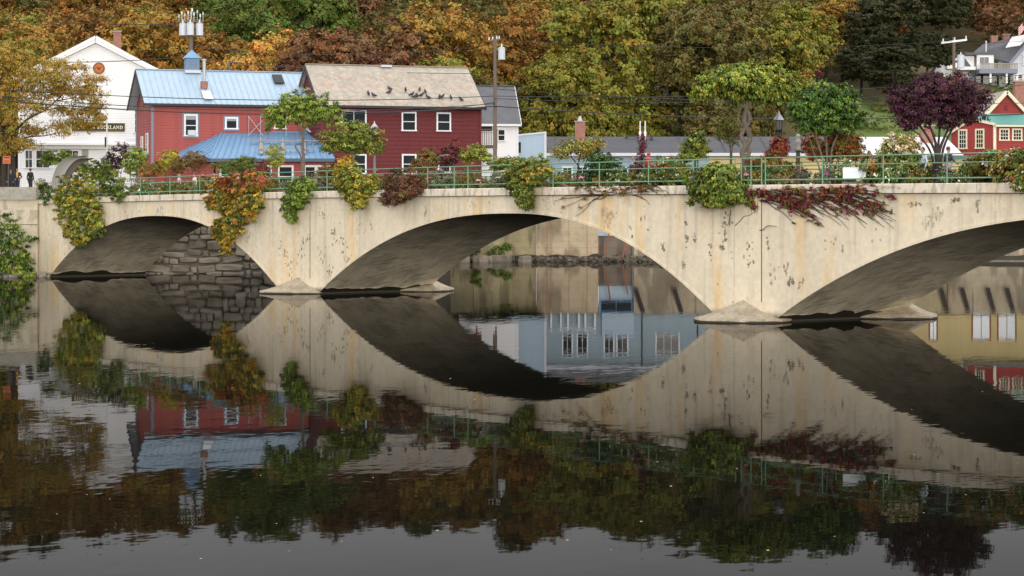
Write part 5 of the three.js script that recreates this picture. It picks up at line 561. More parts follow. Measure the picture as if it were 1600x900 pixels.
// ---- shrubs standing in the beds: [name, label, px, v, blobs, n, leaf, colours, options]
const shrubs = [
  ['dark purple upright shrub beside the white hall', 184, -4.5, [[184, 242, 15, 16], [178, 255, 18, 12], [196, 235, 7, 12], [170, 250, 8, 10]], 1900, .13, [[...C.plum, 2], [...C.purple, 2], [.05, .04, .03, 1]]],
  ['lime green shrub with orange tips left of the hipped roof', 210, -4, [[210, 250, 16, 14], [216, 240, 12, 8], [203, 262, 12, 10], [200, 260, 5, 4, 0, [[...C.orange, 1]]]], 1900, .15, [[...C.lime, 2], [...C.bright, 1.5], [...C.green, 1]]],
  ['yellow leaved shrub under the corner of the hipped roof', 262, -4.5, [[264, 246, 14, 9], [256, 258, 10, 10], [272, 242, 8, 6]], 1500, .14, [[...C.yel, 1.5], [...C.lime, 2], [...C.gold, .6]]],
  ['brown twiggy shrub before the hipped roof', 295, -5, [[295, 254, 26, 12], [305, 246, 18, 8], [280, 260, 14, 10]], 2200, .12, [[...C.brown, 2], [...C.rust, 1], [...C.olive, 1.2]]],
  ['orange flowering shrub beside the lime green shrub', 232, -3.4, [[232, 266, 14, 9], [243, 262, 8, 8]], 1100, .12, [[...C.orange, 1.2], [...C.green, 1.5], [...C.rust, 1]]],
  ['layered dark green pine shrub under the blue eave', 375, -4.6, [[350, 258, 22, 5], [378, 254, 24, 6], [395, 262, 18, 5], [365, 266, 26, 6], [385, 248, 12, 4]], 2800, .12, [[...C.green, 2], [...C.deep, 1], [...C.olive, 1.4]]],
  ['dark red shrub left of the slim yellow tree', 412, -4, [[413, 262, 10, 10], [404, 268, 10, 8]], 900, .12, [[...C.wine, 1.6], [...C.rust, 1], [...C.brown, 1]]],
  ['brown and olive layered maple beside the flat topped tree', 505, -2.6, [[507, 275, 22, 8], [500, 284, 20, 8], [516, 264, 14, 7], [492, 288, 12, 7]], 2400, .13, [[...C.brown, 2], [...C.olive, 1.6], [...C.rust, 1]]],
  ['golden orange shrub behind the railing under the olive tree', 540, -2.4, [[540, 255, 13, 8], [534, 265, 12, 8]], 1300, .13, [[...C.gold, 2], [...C.yel, 1.6], [...C.orange, .6]]],
  ['round russet bush behind the railing before the dark red wall', 668, -3.2, [[668, 250, 19, 14], [660, 258, 16, 10]], 2400, .11, [[...C.brown, 1.4], [...C.olive, 1.6], [...C.rust, 1.2]]],
  ['loose yellow green shrub beside the brown utility pole', 738, -4.8, [[735, 240, 14, 9], [748, 236, 12, 9], [728, 246, 8, 6], [760, 246, 9, 6]], 1400, .13, [[...C.lime, 1.5], [...C.olive, 2]]],
  ['dark wine shrub against the dark red wall', 703, -5.4, [[703, 240, 15, 14], [712, 228, 8, 10], [695, 250, 12, 8]], 1700, .12, [[...C.wine, 1.5], [...C.brown, 1.5], [...C.plum, 1]]],
  ['low olive shrub row behind the tongue creeper', 790, -4.4, [[775, 256, 14, 8], [795, 254, 18, 8], [820, 256, 18, 9], [845, 252, 14, 9]], 2200, .13, [[...C.olive, 2], [...C.green, 2], [...C.lime, .8]]],
  ['dark blue green feathery shrub over the wide arch', 940, -2.0, [[942, 262, 22, 15], [935, 250, 14, 12], [955, 255, 14, 12], [940, 275, 24, 9]], 2800, .15, [[.02, .06, .025, 2], [...C.deep, 2], [...C.green, 1]]],
  ['tall dark red spike of amaranth by the red shirted visitor', 1002, -2.2, [[1004, 222, 4, 12], [1003, 240, 4, 12], [1001, 256, 5, 12], [993, 262, 8, 12]], 900, .1, [[.12, .02, .03, 2], [...C.wine, 1.5], [...C.plum, 1]]],
  ['wide green rose bush with red hips above the coping', 1045, -1.4, [[1045, 266, 30, 16], [1030, 276, 22, 12], [1062, 272, 22, 14], [1050, 256, 18, 9]], 4200, .14, [[...C.green, 2], [...C.olive, 2], [...C.bright, .6], [...C.red, .12], [...C.whitef, .04]]],
  ['red leaved shrub wrapped round the black lamp post', 1218, -4.6, [[1218, 228, 12, 12], [1214, 240, 14, 8], [1222, 222, 7, 6]], 1700, .13, [[...C.red, 1.2], [...C.rust, 2], [.22, .06, .03, 1.4]]],
  ['orange red burning bush behind the small green tree', 1308, -5.0, [[1310, 228, 28, 13], [1290, 236, 24, 11], [1335, 236, 16, 11], [1268, 226, 14, 14], [1320, 216, 20, 8]], 4200, .14, [[...C.rust, 2], [...C.red, 1], [...C.olive, 1.6], [...C.orange, 1], [...C.green, .8]]],
  ['cream flowering hydrangea shrub behind the railing', 1405, -2.2, [[1398, 225, 20, 12, 0, [[...C.cream, 2], [...C.lime, .8], [...C.olive, 1]]], [1418, 228, 18, 14, 0, [[...C.cream, 2.4], [...C.olive, 1], [.45, .3, .16, .8]]], [1400, 245, 28, 14], [1410, 262, 26, 14], [1390, 240, 14, 16], [1424, 250, 12, 10]], 5200, .14, [[...C.green, 2], [...C.olive, 1.6], [...C.cream, .9], [...C.bright, .6]]],
  ['rose bush with white blooms behind the last railing bays', 1530, -3.0, [[1530, 258, 22, 12], [1555, 252, 24, 14], [1580, 250, 24, 16], [1515, 264, 14, 9]], 3600, .13, [[...C.green, 2], [...C.olive, 2], [...C.lime, .6], [...C.rust, .4], [...C.whitef, .08]]],
  ['red shrub cluster below the burning bush', 1190, -3.4, [[1190, 262, 16, 12], [1205, 250, 16, 10], [1180, 256, 12, 8], [1225, 264, 20, 10]], 2400, .12, [[...C.rust, 1.4], [...C.green, 2], [...C.olive, 1.4], [...C.red, .5]]],
];
for (const [label, px, v, bl, n, sz, cols] of shrubs) bridgePlant('garden_shrub', label, 'shrub', px, v, bl, n, sz, cols, { per: 14, sub: .17, droop: .25, shell: .35, r0: .03 });
{ // low perennials filling the front and back beds
  const R = rng(321), pal = [[[...C.green, 2], [...C.olive, 1.2], [...C.pink, .35]], [[...C.green, 2], [...C.bright, .6], [...C.whitef, .18]], [[...C.olive, 2], [...C.sage, 1.5], [...C.red, .18]], [[...C.deep, 1.5], [...C.green, 2], [...C.gold, .25]], [[...C.sage, 2], [...C.green, 1.4], [...C.mauve, .25]], [[...C.rust, .8], [...C.green, 2], [...C.orange, .3]]];
  const names = ['low green perennial clump with pink blooms in the bridge beds', 'low green perennial clump with white blooms in the bridge beds', 'low sage perennial clump with red blooms in the bridge beds', 'low dark green perennial clump in the bridge beds', 'low sage perennial clump with mauve blooms in the bridge beds', 'low russet perennial clump in the bridge beds'], protos = [];
  for (let i = 0; i < 6; i++) for (let q = 0; q < 2; q++) { const r = .55 + R() * .25; const g = thing('perennial_clump', names[i], 'plant', [0, 0, 0], 0, names[i].replace('low ', '') + ' set'); part('foliage', leafCloud([{ c: V(0, .28, 0), r: [r, .34, r * .8] }, { c: V(.2, .45, .1), r: [r * .6, .34, r * .6] }, { c: V(-.3, .35, -.1), r: [r * .6, .3, r * .6] }], 900, .1, pal[i], { per: 10, sub: .14, seed: nextSeed(), shell: .2 }), leafMat, g); part('stem', bar(V(0, -.05, 0), V(0, .3, 0), .03, 5), bark, g); protos.push([g, 0]); }
  for (let j = 0; j < 150; j++) { const s = -36 + j % 75 * 1.25 + R() * 1.1, v = j < 75 ? -.85 - R() * 1.4 : -5.6 - R() * 1.4, k = Math.floor(R() * 12), P = protos[k]; const o = P[1]++ ? copy(P[0]) : P[0]; o.position.copy(bw(s, -v, topOf(s) - .14)); o.rotation.y = R() * 6; o.scale.setScalar(.8 + R() * .6); o.scale.y *= .9 + R() * .7; }
}
{ // ivy on the bank at the far left, grass at its foot
  const g = thing('bank_bush', 'dense green bush hanging down the wing wall to the rocks', 'shrub', [XD(12, 156.6), .0, -156.6]), k = 156.6 / F, W = (x, y) => V((x - 12) * k, YD(y, 156.6), 0); part('foliage', leafCloud([[5, 350, 22, 18], [15, 370, 26, 20], [20, 395, 30, 22], [10, 415, 34, 18], [35, 410, 18, 18], [-15, 380, 34, 40], [46, 428, 10, 7], [50, 372, 7, 4], [-50, 390, 34, 34]].map(([x, y, a, b]) => ({ c: W(x, y), r: [a * k, b * k, .9] })), 8000, .2, [[...C.green, 2], [...C.bright, 1.6], [...C.lime, .6], [...C.deep, 1]], { per: 18, sub: .25, droop: .8, seed: 71 }), leafMat, g); part('stem', tube([V(0, -.2, -.8), V(.3, 1.5, -.4), V(.1, 3.5, -.2)], .09, .03), bark, g);
  const h = thing('bank_bush', 'sprig of green weed growing from the far river wall', 'shrub', [XD(744, 204.8), .6, -204.8]); part('foliage', leafCloud([{ c: V(0, 1.2, 0), r: [.4, .9, .4] }, { c: V(2.0, .5, .2), r: [1.1, .35, .4] }, { c: V(3.0, .9, 0), r: [.6, .3, .3] }], 1300, .22, [[...C.bright, 1], [...C.green, 2]], { seed: 72 }), leafMat, h); part('stem', bar(V(0, -.3, 0), V(0, 1.2, 0), .05), bark, h);
  const a = thing('bank_bush', 'round green bush growing on the river wall beside the long building', 'shrub', [XD(770, 206.6), 5.0, -206.6]); part('foliage', leafCloud([{ c: V(0, .6, 0), r: [2.2, .7, .8] }, { c: V(1.8, .3, .2), r: [1.2, .9, .6] }], 2600, .22, [[...C.bright, 2], [...C.green, 1]], { seed: 73 }), leafMat, a); part('stem', bar(V(0, -.2, 0), V(0, .6, 0), .05), bark, a);
}
{ // big honey-coloured tree at the left edge, and the small hedge before the hall
  const D = 163, k = D / F, O = [XD(21, D), 6.25, -D], W = (x, y, z = 0) => V((x - 21) * k, YD(y, D) - 6.25, z), g = thing('autumn_tree', 'golden honey locust arching over the left bank before the white hall', 'tree', O);
  const T = (pts, a, b) => tube(pts.map(([x, y, z]) => y === 0 ? V((x - 21) * k, -.1, 0) : W(x, y, z)), a, b, 8, .15, nextSeed()); part('trunk', mergeGeometries([T([[21, 0], [20, 270], [18, 240], [10, 215], [-6, 180], [-20, 130]], .26, .1), T([[14, 225], [24, 205], [45, 185], [70, 172], [95, 150], [110, 130]], .13, .02), T([[16, 232], [40, 215], [70, 212], [100, 205]], .08, .02), T([[0, 195], [20, 160], [40, 130], [60, 105]], .12, .02), T([[70, 172], [100, 168], [130, 170], [150, 160]], .05, .015), T([[-5, 185], [0, 130], [10, 90]], .12, .03), T([[85, 158], [120, 150], [140, 128]], .05, .01)].map(flat)), barkDark, g);
  const Gd = [[.40, .26, .04, 2], [.42, .23, .035, 1.4], [.25, .22, .04, 1.8], [.32, .17, .03, .8]]; part('crown', leafCloud([[20, 100, 40, 24], [-10, 130, 40, 40], [30, 140, 36, 24], [60, 120, 34, 18], [100, 118, 30, 14], [125, 125, 24, 12], [80, 140, 34, 14], [120, 145, 28, 10], [145, 140, 14, 12], [60, 165, 34, 12], [105, 170, 30, 10], [140, 172, 20, 10], [155, 185, 12, 8], [20, 180, 30, 20], [-20, 190, 30, 30], [45, 200, 30, 12], [90, 195, 22, 8], [20, 220, 26, 14], [40, 225, 24, 10], [110, 205, 14, 7], [0, 80, 30, 16], [-25, 90, 34, 30], [10, 235, 22, 8], [160, 150, 10, 11], [95, 102, 22, 8], [150, 120, 16, 8], [120, 188, 24, 10], [152, 162, 16, 10], [100, 132, 26, 10], [160, 190, 10, 8], [130, 196, 16, 7], [70, 95, 20, 9], [118, 104, 20, 7]].map(([x, y, a, b], i) => ({ c: W(x, y, (i % 5 - 2) * .8), r: [a * k, b * k, a * k * .8] })), 44000, .15, Gd, { per: 12, sub: .34, irr: 1.3, shell: .15, droop: .5, seed: 81 }), leafMat, g);
  const b = thing('garden_tree', 'low light green tree beside the curved sculpture', 'tree', [XD(92, 166), 6.25, -166]); const k2 = 166 / F; part('trunk', bar(V(0, -.1, 0), V(0, YD(258, 166) - 6.25, 0), .1), bark, b); part('crown', leafCloud([[92, 244, 22, 10], [78, 248, 14, 8], [108, 248, 16, 9], [130, 262, 20, 8], [148, 272, 22, 8], [125, 252, 12, 6]].map(([x, y, a, c]) => ({ c: V((x - 92) * k2, YD(y, 166) - 6.25, 0), r: [a * k2, c * k2, a * k2] })), 4200, .18, [[...C.green, 2], [...C.bright, 2], [...C.lime, .8]], { seed: 82, per: 16, sub: .22 }), leafMat, b);
  const pf = thing('planter_bed', 'raised bed of purple and yellow flowers at the bridge entrance', 'flower bed', [XD(66, 161), 6.3, -161]); part('box', box(1.6, .3, .6, 0, .12, 0), brick, pf); part('flowers', leafCloud([{ c: V(-.3, .6, 0), r: [.5, .35, .3], cols: [[...C.bright, 2], [...C.lime, 1]] }, { c: V(.5, .45, 0), r: [.4, .25, .3], cols: [[.2, .03, .2, 2], [...C.green, 1]] }, { c: V(0, .8, -.2), r: [.8, .25, .2], cols: [[.3, .1, .04, 2], [...C.green, 1]] }], 900, .1, [[...C.green, 1]], { seed: 83 }), leafMat, pf);
  const bin = thing('blue_recycling_bin', 'blue bin with white lid beside the curved sculpture', 'bin', [XD(119, 164), 6.3, -164]); const bh = YD(273, 164) - 6.3; part('body', box(.36, bh, .4, 0, bh / 2, 0), M(.03, .09, .3, .5), bin); part('lid', box(.44, .06, .46, 0, bh + .03, 0), white, bin);
}
// ---------------------------------------------------------------- wooded hillside
const crowns = []; { const R = rng(900); for (let t = 0; t < 7; t++) { const bl = [], n = 34 + t, w = 5 + R() * 1, h = 4.6 + R() * 2; for (let i = 0; i < n; i++) { const a = R() * 6.283, el = R() * 1.9 - .75, q = Math.cos(el); bl.push({ c: V(Math.cos(a) * q * w * .68, 8.2 + Math.sin(el) * h * .75, Math.sin(a) * q * w * .68), r: [1.15 + R() * .8, .75 + R() * .45, 1.15 + R() * .8] }); } bl.push({ c: V(0, 8.2, 0), r: [w * .6, h * .6, w * .6] }); const limbs = [tube([V(0, -.6, 0), V(.2, 4, .1), V(0, 8, 0), V(.2, 11, 0)], .3, .08, 6)]; for (let i = 0; i < 5; i++) limbs.push(tube([V(.1, 4 + i * .7, 0), bl[i].c.clone().multiplyScalar(.5).add(V(0, 3, 0)), bl[i].c], .12, .03, 5)); crowns.push([leafCloud(bl, 21000, .27, [[1, 1, 1, 2], [1.25, .95, .8, 1], [.78, 1.02, .9, 1], [1.1, 1.15, 1, .7]], { per: 30, sub: .5, shell: .5, droop: .0, seed: 910 + t, tintVar: .36, aspect: .8 }), mergeGeometries(limbs.map(flat))]); } }
const kinds = { gold: ['golden orange autumn tree in the hillside wood', [.30, .175, .036]], orange: ['deep orange autumn tree in the hillside wood', [.235, .118, .028]], rust: ['rust brown autumn tree in the hillside wood', [.185, .095, .045]], olive: ['olive green tree turning yellow in the hillside wood', [.20, .182, .03]], green: ['green leaved tree in the hillside wood', [.095, .13, .024]], brown: ['dull brown olive tree in the hillside wood', [.135, .112, .032]], maroon: ['maroon brown tree in the hillside wood', [0.138, 0.056, 0.031]], dark: ['dark green tree in the hillside wood', [.042, .045, .018]], pale: ['pale orange tree in the hillside wood', [0.450, 0.250, 0.056]] };
for (const k of Object.values(kinds)) k.push(leafTint(...k[1]));
const treeProto = {};
function hillTree(kind, X, D, sc, scy, rot, shape, label) {
  const [lab, , mat] = kinds[kind]; let o; const key = kind + shape;
  if (treeProto[key]) o = copy(treeProto[key]); else { o = thing('hillside_tree', lab, 'tree', [0, 0, 0], 0, lab.replace(' in the hillside wood', 's of the hillside wood')); part('trunk', crowns[shape][1], barkDark, o); part('crown', crowns[shape][0], mat, o); treeProto[key] = o; }
  o.position.set(X, groundH(X, D) - .2, -D); o.rotation.y = rot; o.scale.set(sc, scy, sc); o.userData.label = label ?? lab; if (label) delete o.userData.group; else o.userData.group = lab.replace(' in the hillside wood', 's of the hillside wood'); return o;
}
// trees that can be told apart in the photograph: [kind, px, D, py of the top, half width px, label]
for (const [kind, px, D, top, hw, label] of [
  ['olive', 925, 236, -20, 98, 'huge olive green tree behind the long building'], ['brown', 1122, 240, 5, 72, 'broad brownish tree hiding the white house from the right'], ['olive', 890, 232, 60, 62, 'olive tree leaning over the pale blue shed'], ['olive', 1000, 233, 182, 60, 'low olive tree below the wooded white house'], ['brown', 1120, 232, 150, 70, 'low brownish tree behind the wisteria'], ['olive', 1015, 262, -30, 90, 'tall olive tree behind the wooded white house'], ['brown', 1205, 262, 35, 75, 'brownish olive tree behind the small green tree'], ['brown', 1150, 285, -20, 70, 'tall brownish tree above the wisteria'], ['dark', 1392, 318, -25, 92, 'very dark broad tree above the lawn'], ['dark', 1345, 312, 60, 60, 'dark tree left of the broad dark tree'], ['dark', 1450, 322, 40, 55, 'dark tree beside the hillside white house'], ['dark', 1400, 305, 70, 70, 'low dark tree above the lawn, under the broad dark crown'], ['gold', 1290, 330, -10, 55, 'soft orange tree left of the dark trees'], ['rust', 510, 232, 28, 58, 'maroon rust tree behind the slate roof'], ['rust', 615, 236, 15, 66, 'rust brown tree above the slate roof ridge'], ['maroon', 560, 231, 60, 50, 'maroon tree touching the slate roof ridge'], ['maroon', 480, 231, 70, 40, 'maroon tree above the roof hatch'], ['pale', 428, 240, 22, 38, 'pale orange tree beside the short plain pole'], ['green', 400, 246, 62, 34, 'fresh green tree behind the short plain pole'], ['green', 470, 275, -40, 60, 'green tree above the pale orange tree'], ['green', 380, 262, -5, 50, 'dark leafy tree right of the three transformer pole'], ['gold', 700, 240, -5, 60, 'golden tree above the right end of the slate roof'], ['olive', 690, 232, 75, 34, 'yellow olive tree at the end of the slate roof'], ['orange', 800, 250, 5, 60, 'orange tree behind the brown utility pole'], ['brown', 775, 232, 110, 46, 'low brown tree behind the grey roofed house'], ['gold', 235, 250, -10, 70, 'golden tree over the roof of the white hall'], ['gold', 60, 245, 10, 70, 'golden tree left of the white hall gable'], ['orange', 150, 262, -30, 66, 'orange tree straight above the white hall gable'], ['orange', 330, 255, 20, 45, 'dark orange tree behind the three transformer pole'], ['olive', 8, 236, 45, 50, 'yellow olive tree behind the white hall eave']]) {
  const X = XD(px, D), gh = groundH(X, D), H = YD(top, D) - gh, sy = Math.max(hw * D / F / 6.3 * .7, H / 13.8), sc = Math.max(hw * D / F / 6.3, sy / 1.2); hillTree(kind, X, D, sc, sy, px * .37, Math.floor(hash2(px, 3, 1) * 7), label);
}
{
  const R = rng(2024), zone = (px, D) => { const u = R(); if (px < 330) return u < .33 ? 'gold' : u < .58 ? 'orange' : u < .8 ? 'brown' : 'olive'; if (px < 520) return u < .4 ? 'green' : u < .6 ? 'olive' : u < .8 ? 'brown' : 'orange'; if (px < 680) return u < .35 ? 'rust' : u < .6 ? 'brown' : u < .8 ? 'green' : 'gold'; if (px < 850) return u < .35 ? 'orange' : u < .6 ? 'gold' : u < .8 ? 'olive' : 'brown'; if (px < 1130) return u < .5 ? 'olive' : u < .8 ? 'brown' : 'dark'; if (px < 1265) return u < .5 ? 'brown' : u < .85 ? 'olive' : 'dark'; if (px < 1330) return u < .4 ? 'gold' : u < .8 ? 'brown' : 'olive'; if (px < 1500) return u < .5 ? 'dark' : u < .8 ? 'rust' : 'orange'; return u < .45 ? 'rust' : u < .75 ? 'brown' : 'orange'; };
  const far = []; let n = 0;
  for (let D = 248; D < 490; D += D < 365 ? 10.5 : 13) { const half = D * .285, step = D < 365 ? 8.2 : 9.5; for (let X = -half; X < half; X += step) { const x = X + (R() - .5) * 5, d = D + (R() - .5) * 7, px = CX + F * x / d, r = rng(Math.floor(px * 7 + d)); const kind = zone(px, d), sc = .85 + R() * .45, scy = sc * (.9 + R() * .35), shape = Math.floor(R() * 7), rot = R() * 6.28;
      if (px > 1240 && px < 1452 && d < 322) continue; if (px > 1400 && d < 352) continue; if (px > 985 && px < 1085 && d < 262) continue; if (px < 270 && d < 252) continue;
      if (d < 368) { hillTree(kind, x, d, sc, scy, rot, shape); n++; } else far.push([kind, x, d, sc, scy, rot, shape]); } }
  console.log('hill trees', n, 'far', far.length);
  // beyond that the wood reads as one mass
  const by = {}; for (const f of far) (by[f[6] % 3] ??= []).push(f); const all = [];
  const grp = new THREE.Group(); grp.name = 'distant_wood'; grp.userData = { kind: 'stuff', label: 'far autumn wood covering the top of the hill', category: 'wood' }; scene.add(grp);
  for (const k of Object.keys(by)) { const im = new THREE.InstancedMesh(crowns[k][0], leafTint(1, 1, 1), by[k].length); im.name = 'distant_crowns'; im.userData.kind = 'stuff'; by[k].forEach(([kind, x, d, sc, scy, rot], i) => { im.setMatrixAt(i, new THREE.Matrix4().compose(V(x, groundH(x, d) - .2, -d), new THREE.Quaternion().setFromAxisAngle(V(0, 1, 0), rot), V(sc, scy, sc))); im.setColorAt(i, col(...kinds[kind][1])); }); grp.add(im); }
}
{ // shrubs on the slope by the lawn, red tree top, hedge
  const mk = (name, label, px, D, w, h, cols, n, sz) => { const X = XD(px, D), y = groundH(X, D), g = thing(name, label, 'shrub', [X, y - .1, -D]); part('foliage', leafCloud([{ c: V(0, h * .5, 0), r: [w, h * .5, w * .8] }, { c: V(w * .5, h * .4, .3), r: [w * .6, h * .4, w * .6] }, { c: V(-w * .5, h * .45, .2), r: [w * .6, h * .4, w * .6] }], n, sz, cols, { per: 18, sub: .35, seed: nextSeed() }), leafMat, g); part('stem', bar(V(0, -.1, 0), V(0, h * .5, 0), .08), bark, g); };
  mk('slope_shrub', 'crimson tree crown between the wisteria and the dark trees', 1280, 235, 2.4, YD(124, 235) - groundH(XD(1280, 235), 235), [[...C.red, 3], [.3, .03, .05, 2]], 3400, .26);
  mk('slope_shrub', 'rough green hedge along the lawn below the dark trees', 1375, 262, 3.4, 2.4, [[...C.green, 2], [...C.bright, 1.4]], 2600, .24); for (const [px, D, l] of [[1340, 250, 'low rough hedge of brambles at the foot of the lawn'], [1362, 285, 'thin dark hedge across the upper lawn'], [1425, 275, 'leafy thicket at the lawn edge behind the purple tree'], [1395, 300, 'brown thicket under the dark trees']]) mk('slope_shrub', l, px, D, 3.2, 1.8 + hash2(px, 1, 2), [[...C.green, 2], [...C.olive, 1.5], [...C.deep, 1], [...C.brown, .6]], 2200, .22); mk('slope_shrub', 'green bushes left of the red cottage roof', 1400, 228, 2.2, 5, [[...C.green, 2], [...C.bright, 1]], 2600, .24); mk('slope_shrub', 'olive bush behind the red cottage gable', 1538, 262, 2.4, YD(140, 262) - groundH(XD(1538, 262), 262), [[...C.olive, 2], [...C.green, 1]], 2600, .25); mk('slope_shrub', 'green bush under the porch of the hillside house', 1568, 318, 2.4, 4.2, [[...C.green, 2], [...C.deep, 1]], 1800, .25);
}
// ---------------------------------------------------------------- people
function nets(sdf, lo, hi, cell) { // naive surface nets over a distance field
  const n = [0, 1, 2].map((i) => Math.ceil((hi[i] - lo[i]) / cell) + 1), N = n[0] * n[1] * n[2], f = new Float32Array(N), id = new Int32Array(N).fill(-1), pos = [], idx = [], ix = (x, y, z) => x + n[0] * (y + n[1] * z);
  for (let z = 0; z < n[2]; z++) for (let y = 0; y < n[1]; y++) for (let x = 0; x < n[0]; x++) f[ix(x, y, z)] = sdf(lo[0] + x * cell, lo[1] + y * cell, lo[2] + z * cell);
  const E = [[0, 1], [2, 3], [4, 5], [6, 7], [0, 2], [1, 3], [4, 6], [5, 7], [0, 4], [1, 5], [2, 6], [3, 7]];
  for (let z = 0; z < n[2] - 1; z++) for (let y = 0; y < n[1] - 1; y++) for (let x = 0; x < n[0] - 1; x++) { const v = []; let m = 0; for (let k = 0; k < 8; k++) { v[k] = f[ix(x + (k & 1), y + (k >> 1 & 1), z + (k >> 2))]; if (v[k] < 0) m |= 1 << k; } if (!m || m === 255) continue; let a = 0, b = 0, c = 0, q = 0; for (const [i, j] of E) if ((v[i] < 0) !== (v[j] < 0)) { const t = v[i] / (v[i] - v[j]); a += mix(i & 1, j & 1, t); b += mix(i >> 1 & 1, j >> 1 & 1, t); c += mix(i >> 2, j >> 2, t); q++; } id[ix(x, y, z)] = pos.length / 3; pos.push(lo[0] + (x + a / q) * cell, lo[1] + (y + b / q) * cell, lo[2] + (z + c / q) * cell); }
  for (let z = 1; z < n[2] - 1; z++) for (let y = 1; y < n[1] - 1; y++) for (let x = 1; x < n[0] - 1; x++) { const s = f[ix(x, y, z)] < 0; const q = (o, a, b, c, d) => { if (s !== (f[o] < 0) && a >= 0 && b >= 0 && c >= 0 && d >= 0) s ? idx.push(a, b, c, a, c, d) : idx.push(a, c, b, a, d, c); }; q(ix(x + 1, y, z), id[ix(x, y - 1, z - 1)], id[ix(x, y, z - 1)], id[ix(x, y, z)], id[ix(x, y - 1, z)]); q(ix(x, y + 1, z), id[ix(x - 1, y, z - 1)], id[ix(x - 1, y, z)], id[ix(x, y, z)], id[ix(x, y, z - 1)]); q(ix(x, y, z + 1), id[ix(x - 1, y - 1, z)], id[ix(x, y - 1, z)], id[ix(x, y, z)], id[ix(x - 1, y, z)]); }
  const g = new THREE.BufferGeometry(); g.setAttribute('position', new THREE.Float32BufferAttribute(pos, 3)); g.setIndex(idx); g.computeVertexNormals(); return g;
}
const capD = (p, a, b, ra, rb) => { const dx = b[0] - a[0], dy = b[1] - a[1], dz = b[2] - a[2], t = clamp(((p[0] - a[0]) * dx + (p[1] - a[1]) * dy + (p[2] - a[2]) * dz) / (dx * dx + dy * dy + dz * dz)); return Math.hypot(p[0] - a[0] - dx * t, p[1] - a[1] - dy * t, p[2] - a[2] - dz * t) - mix(ra, rb, t); };
const skin = [.42, .25, .17], personMat = new THREE.MeshStandardMaterial({ vertexColors: true, roughness: .85 });
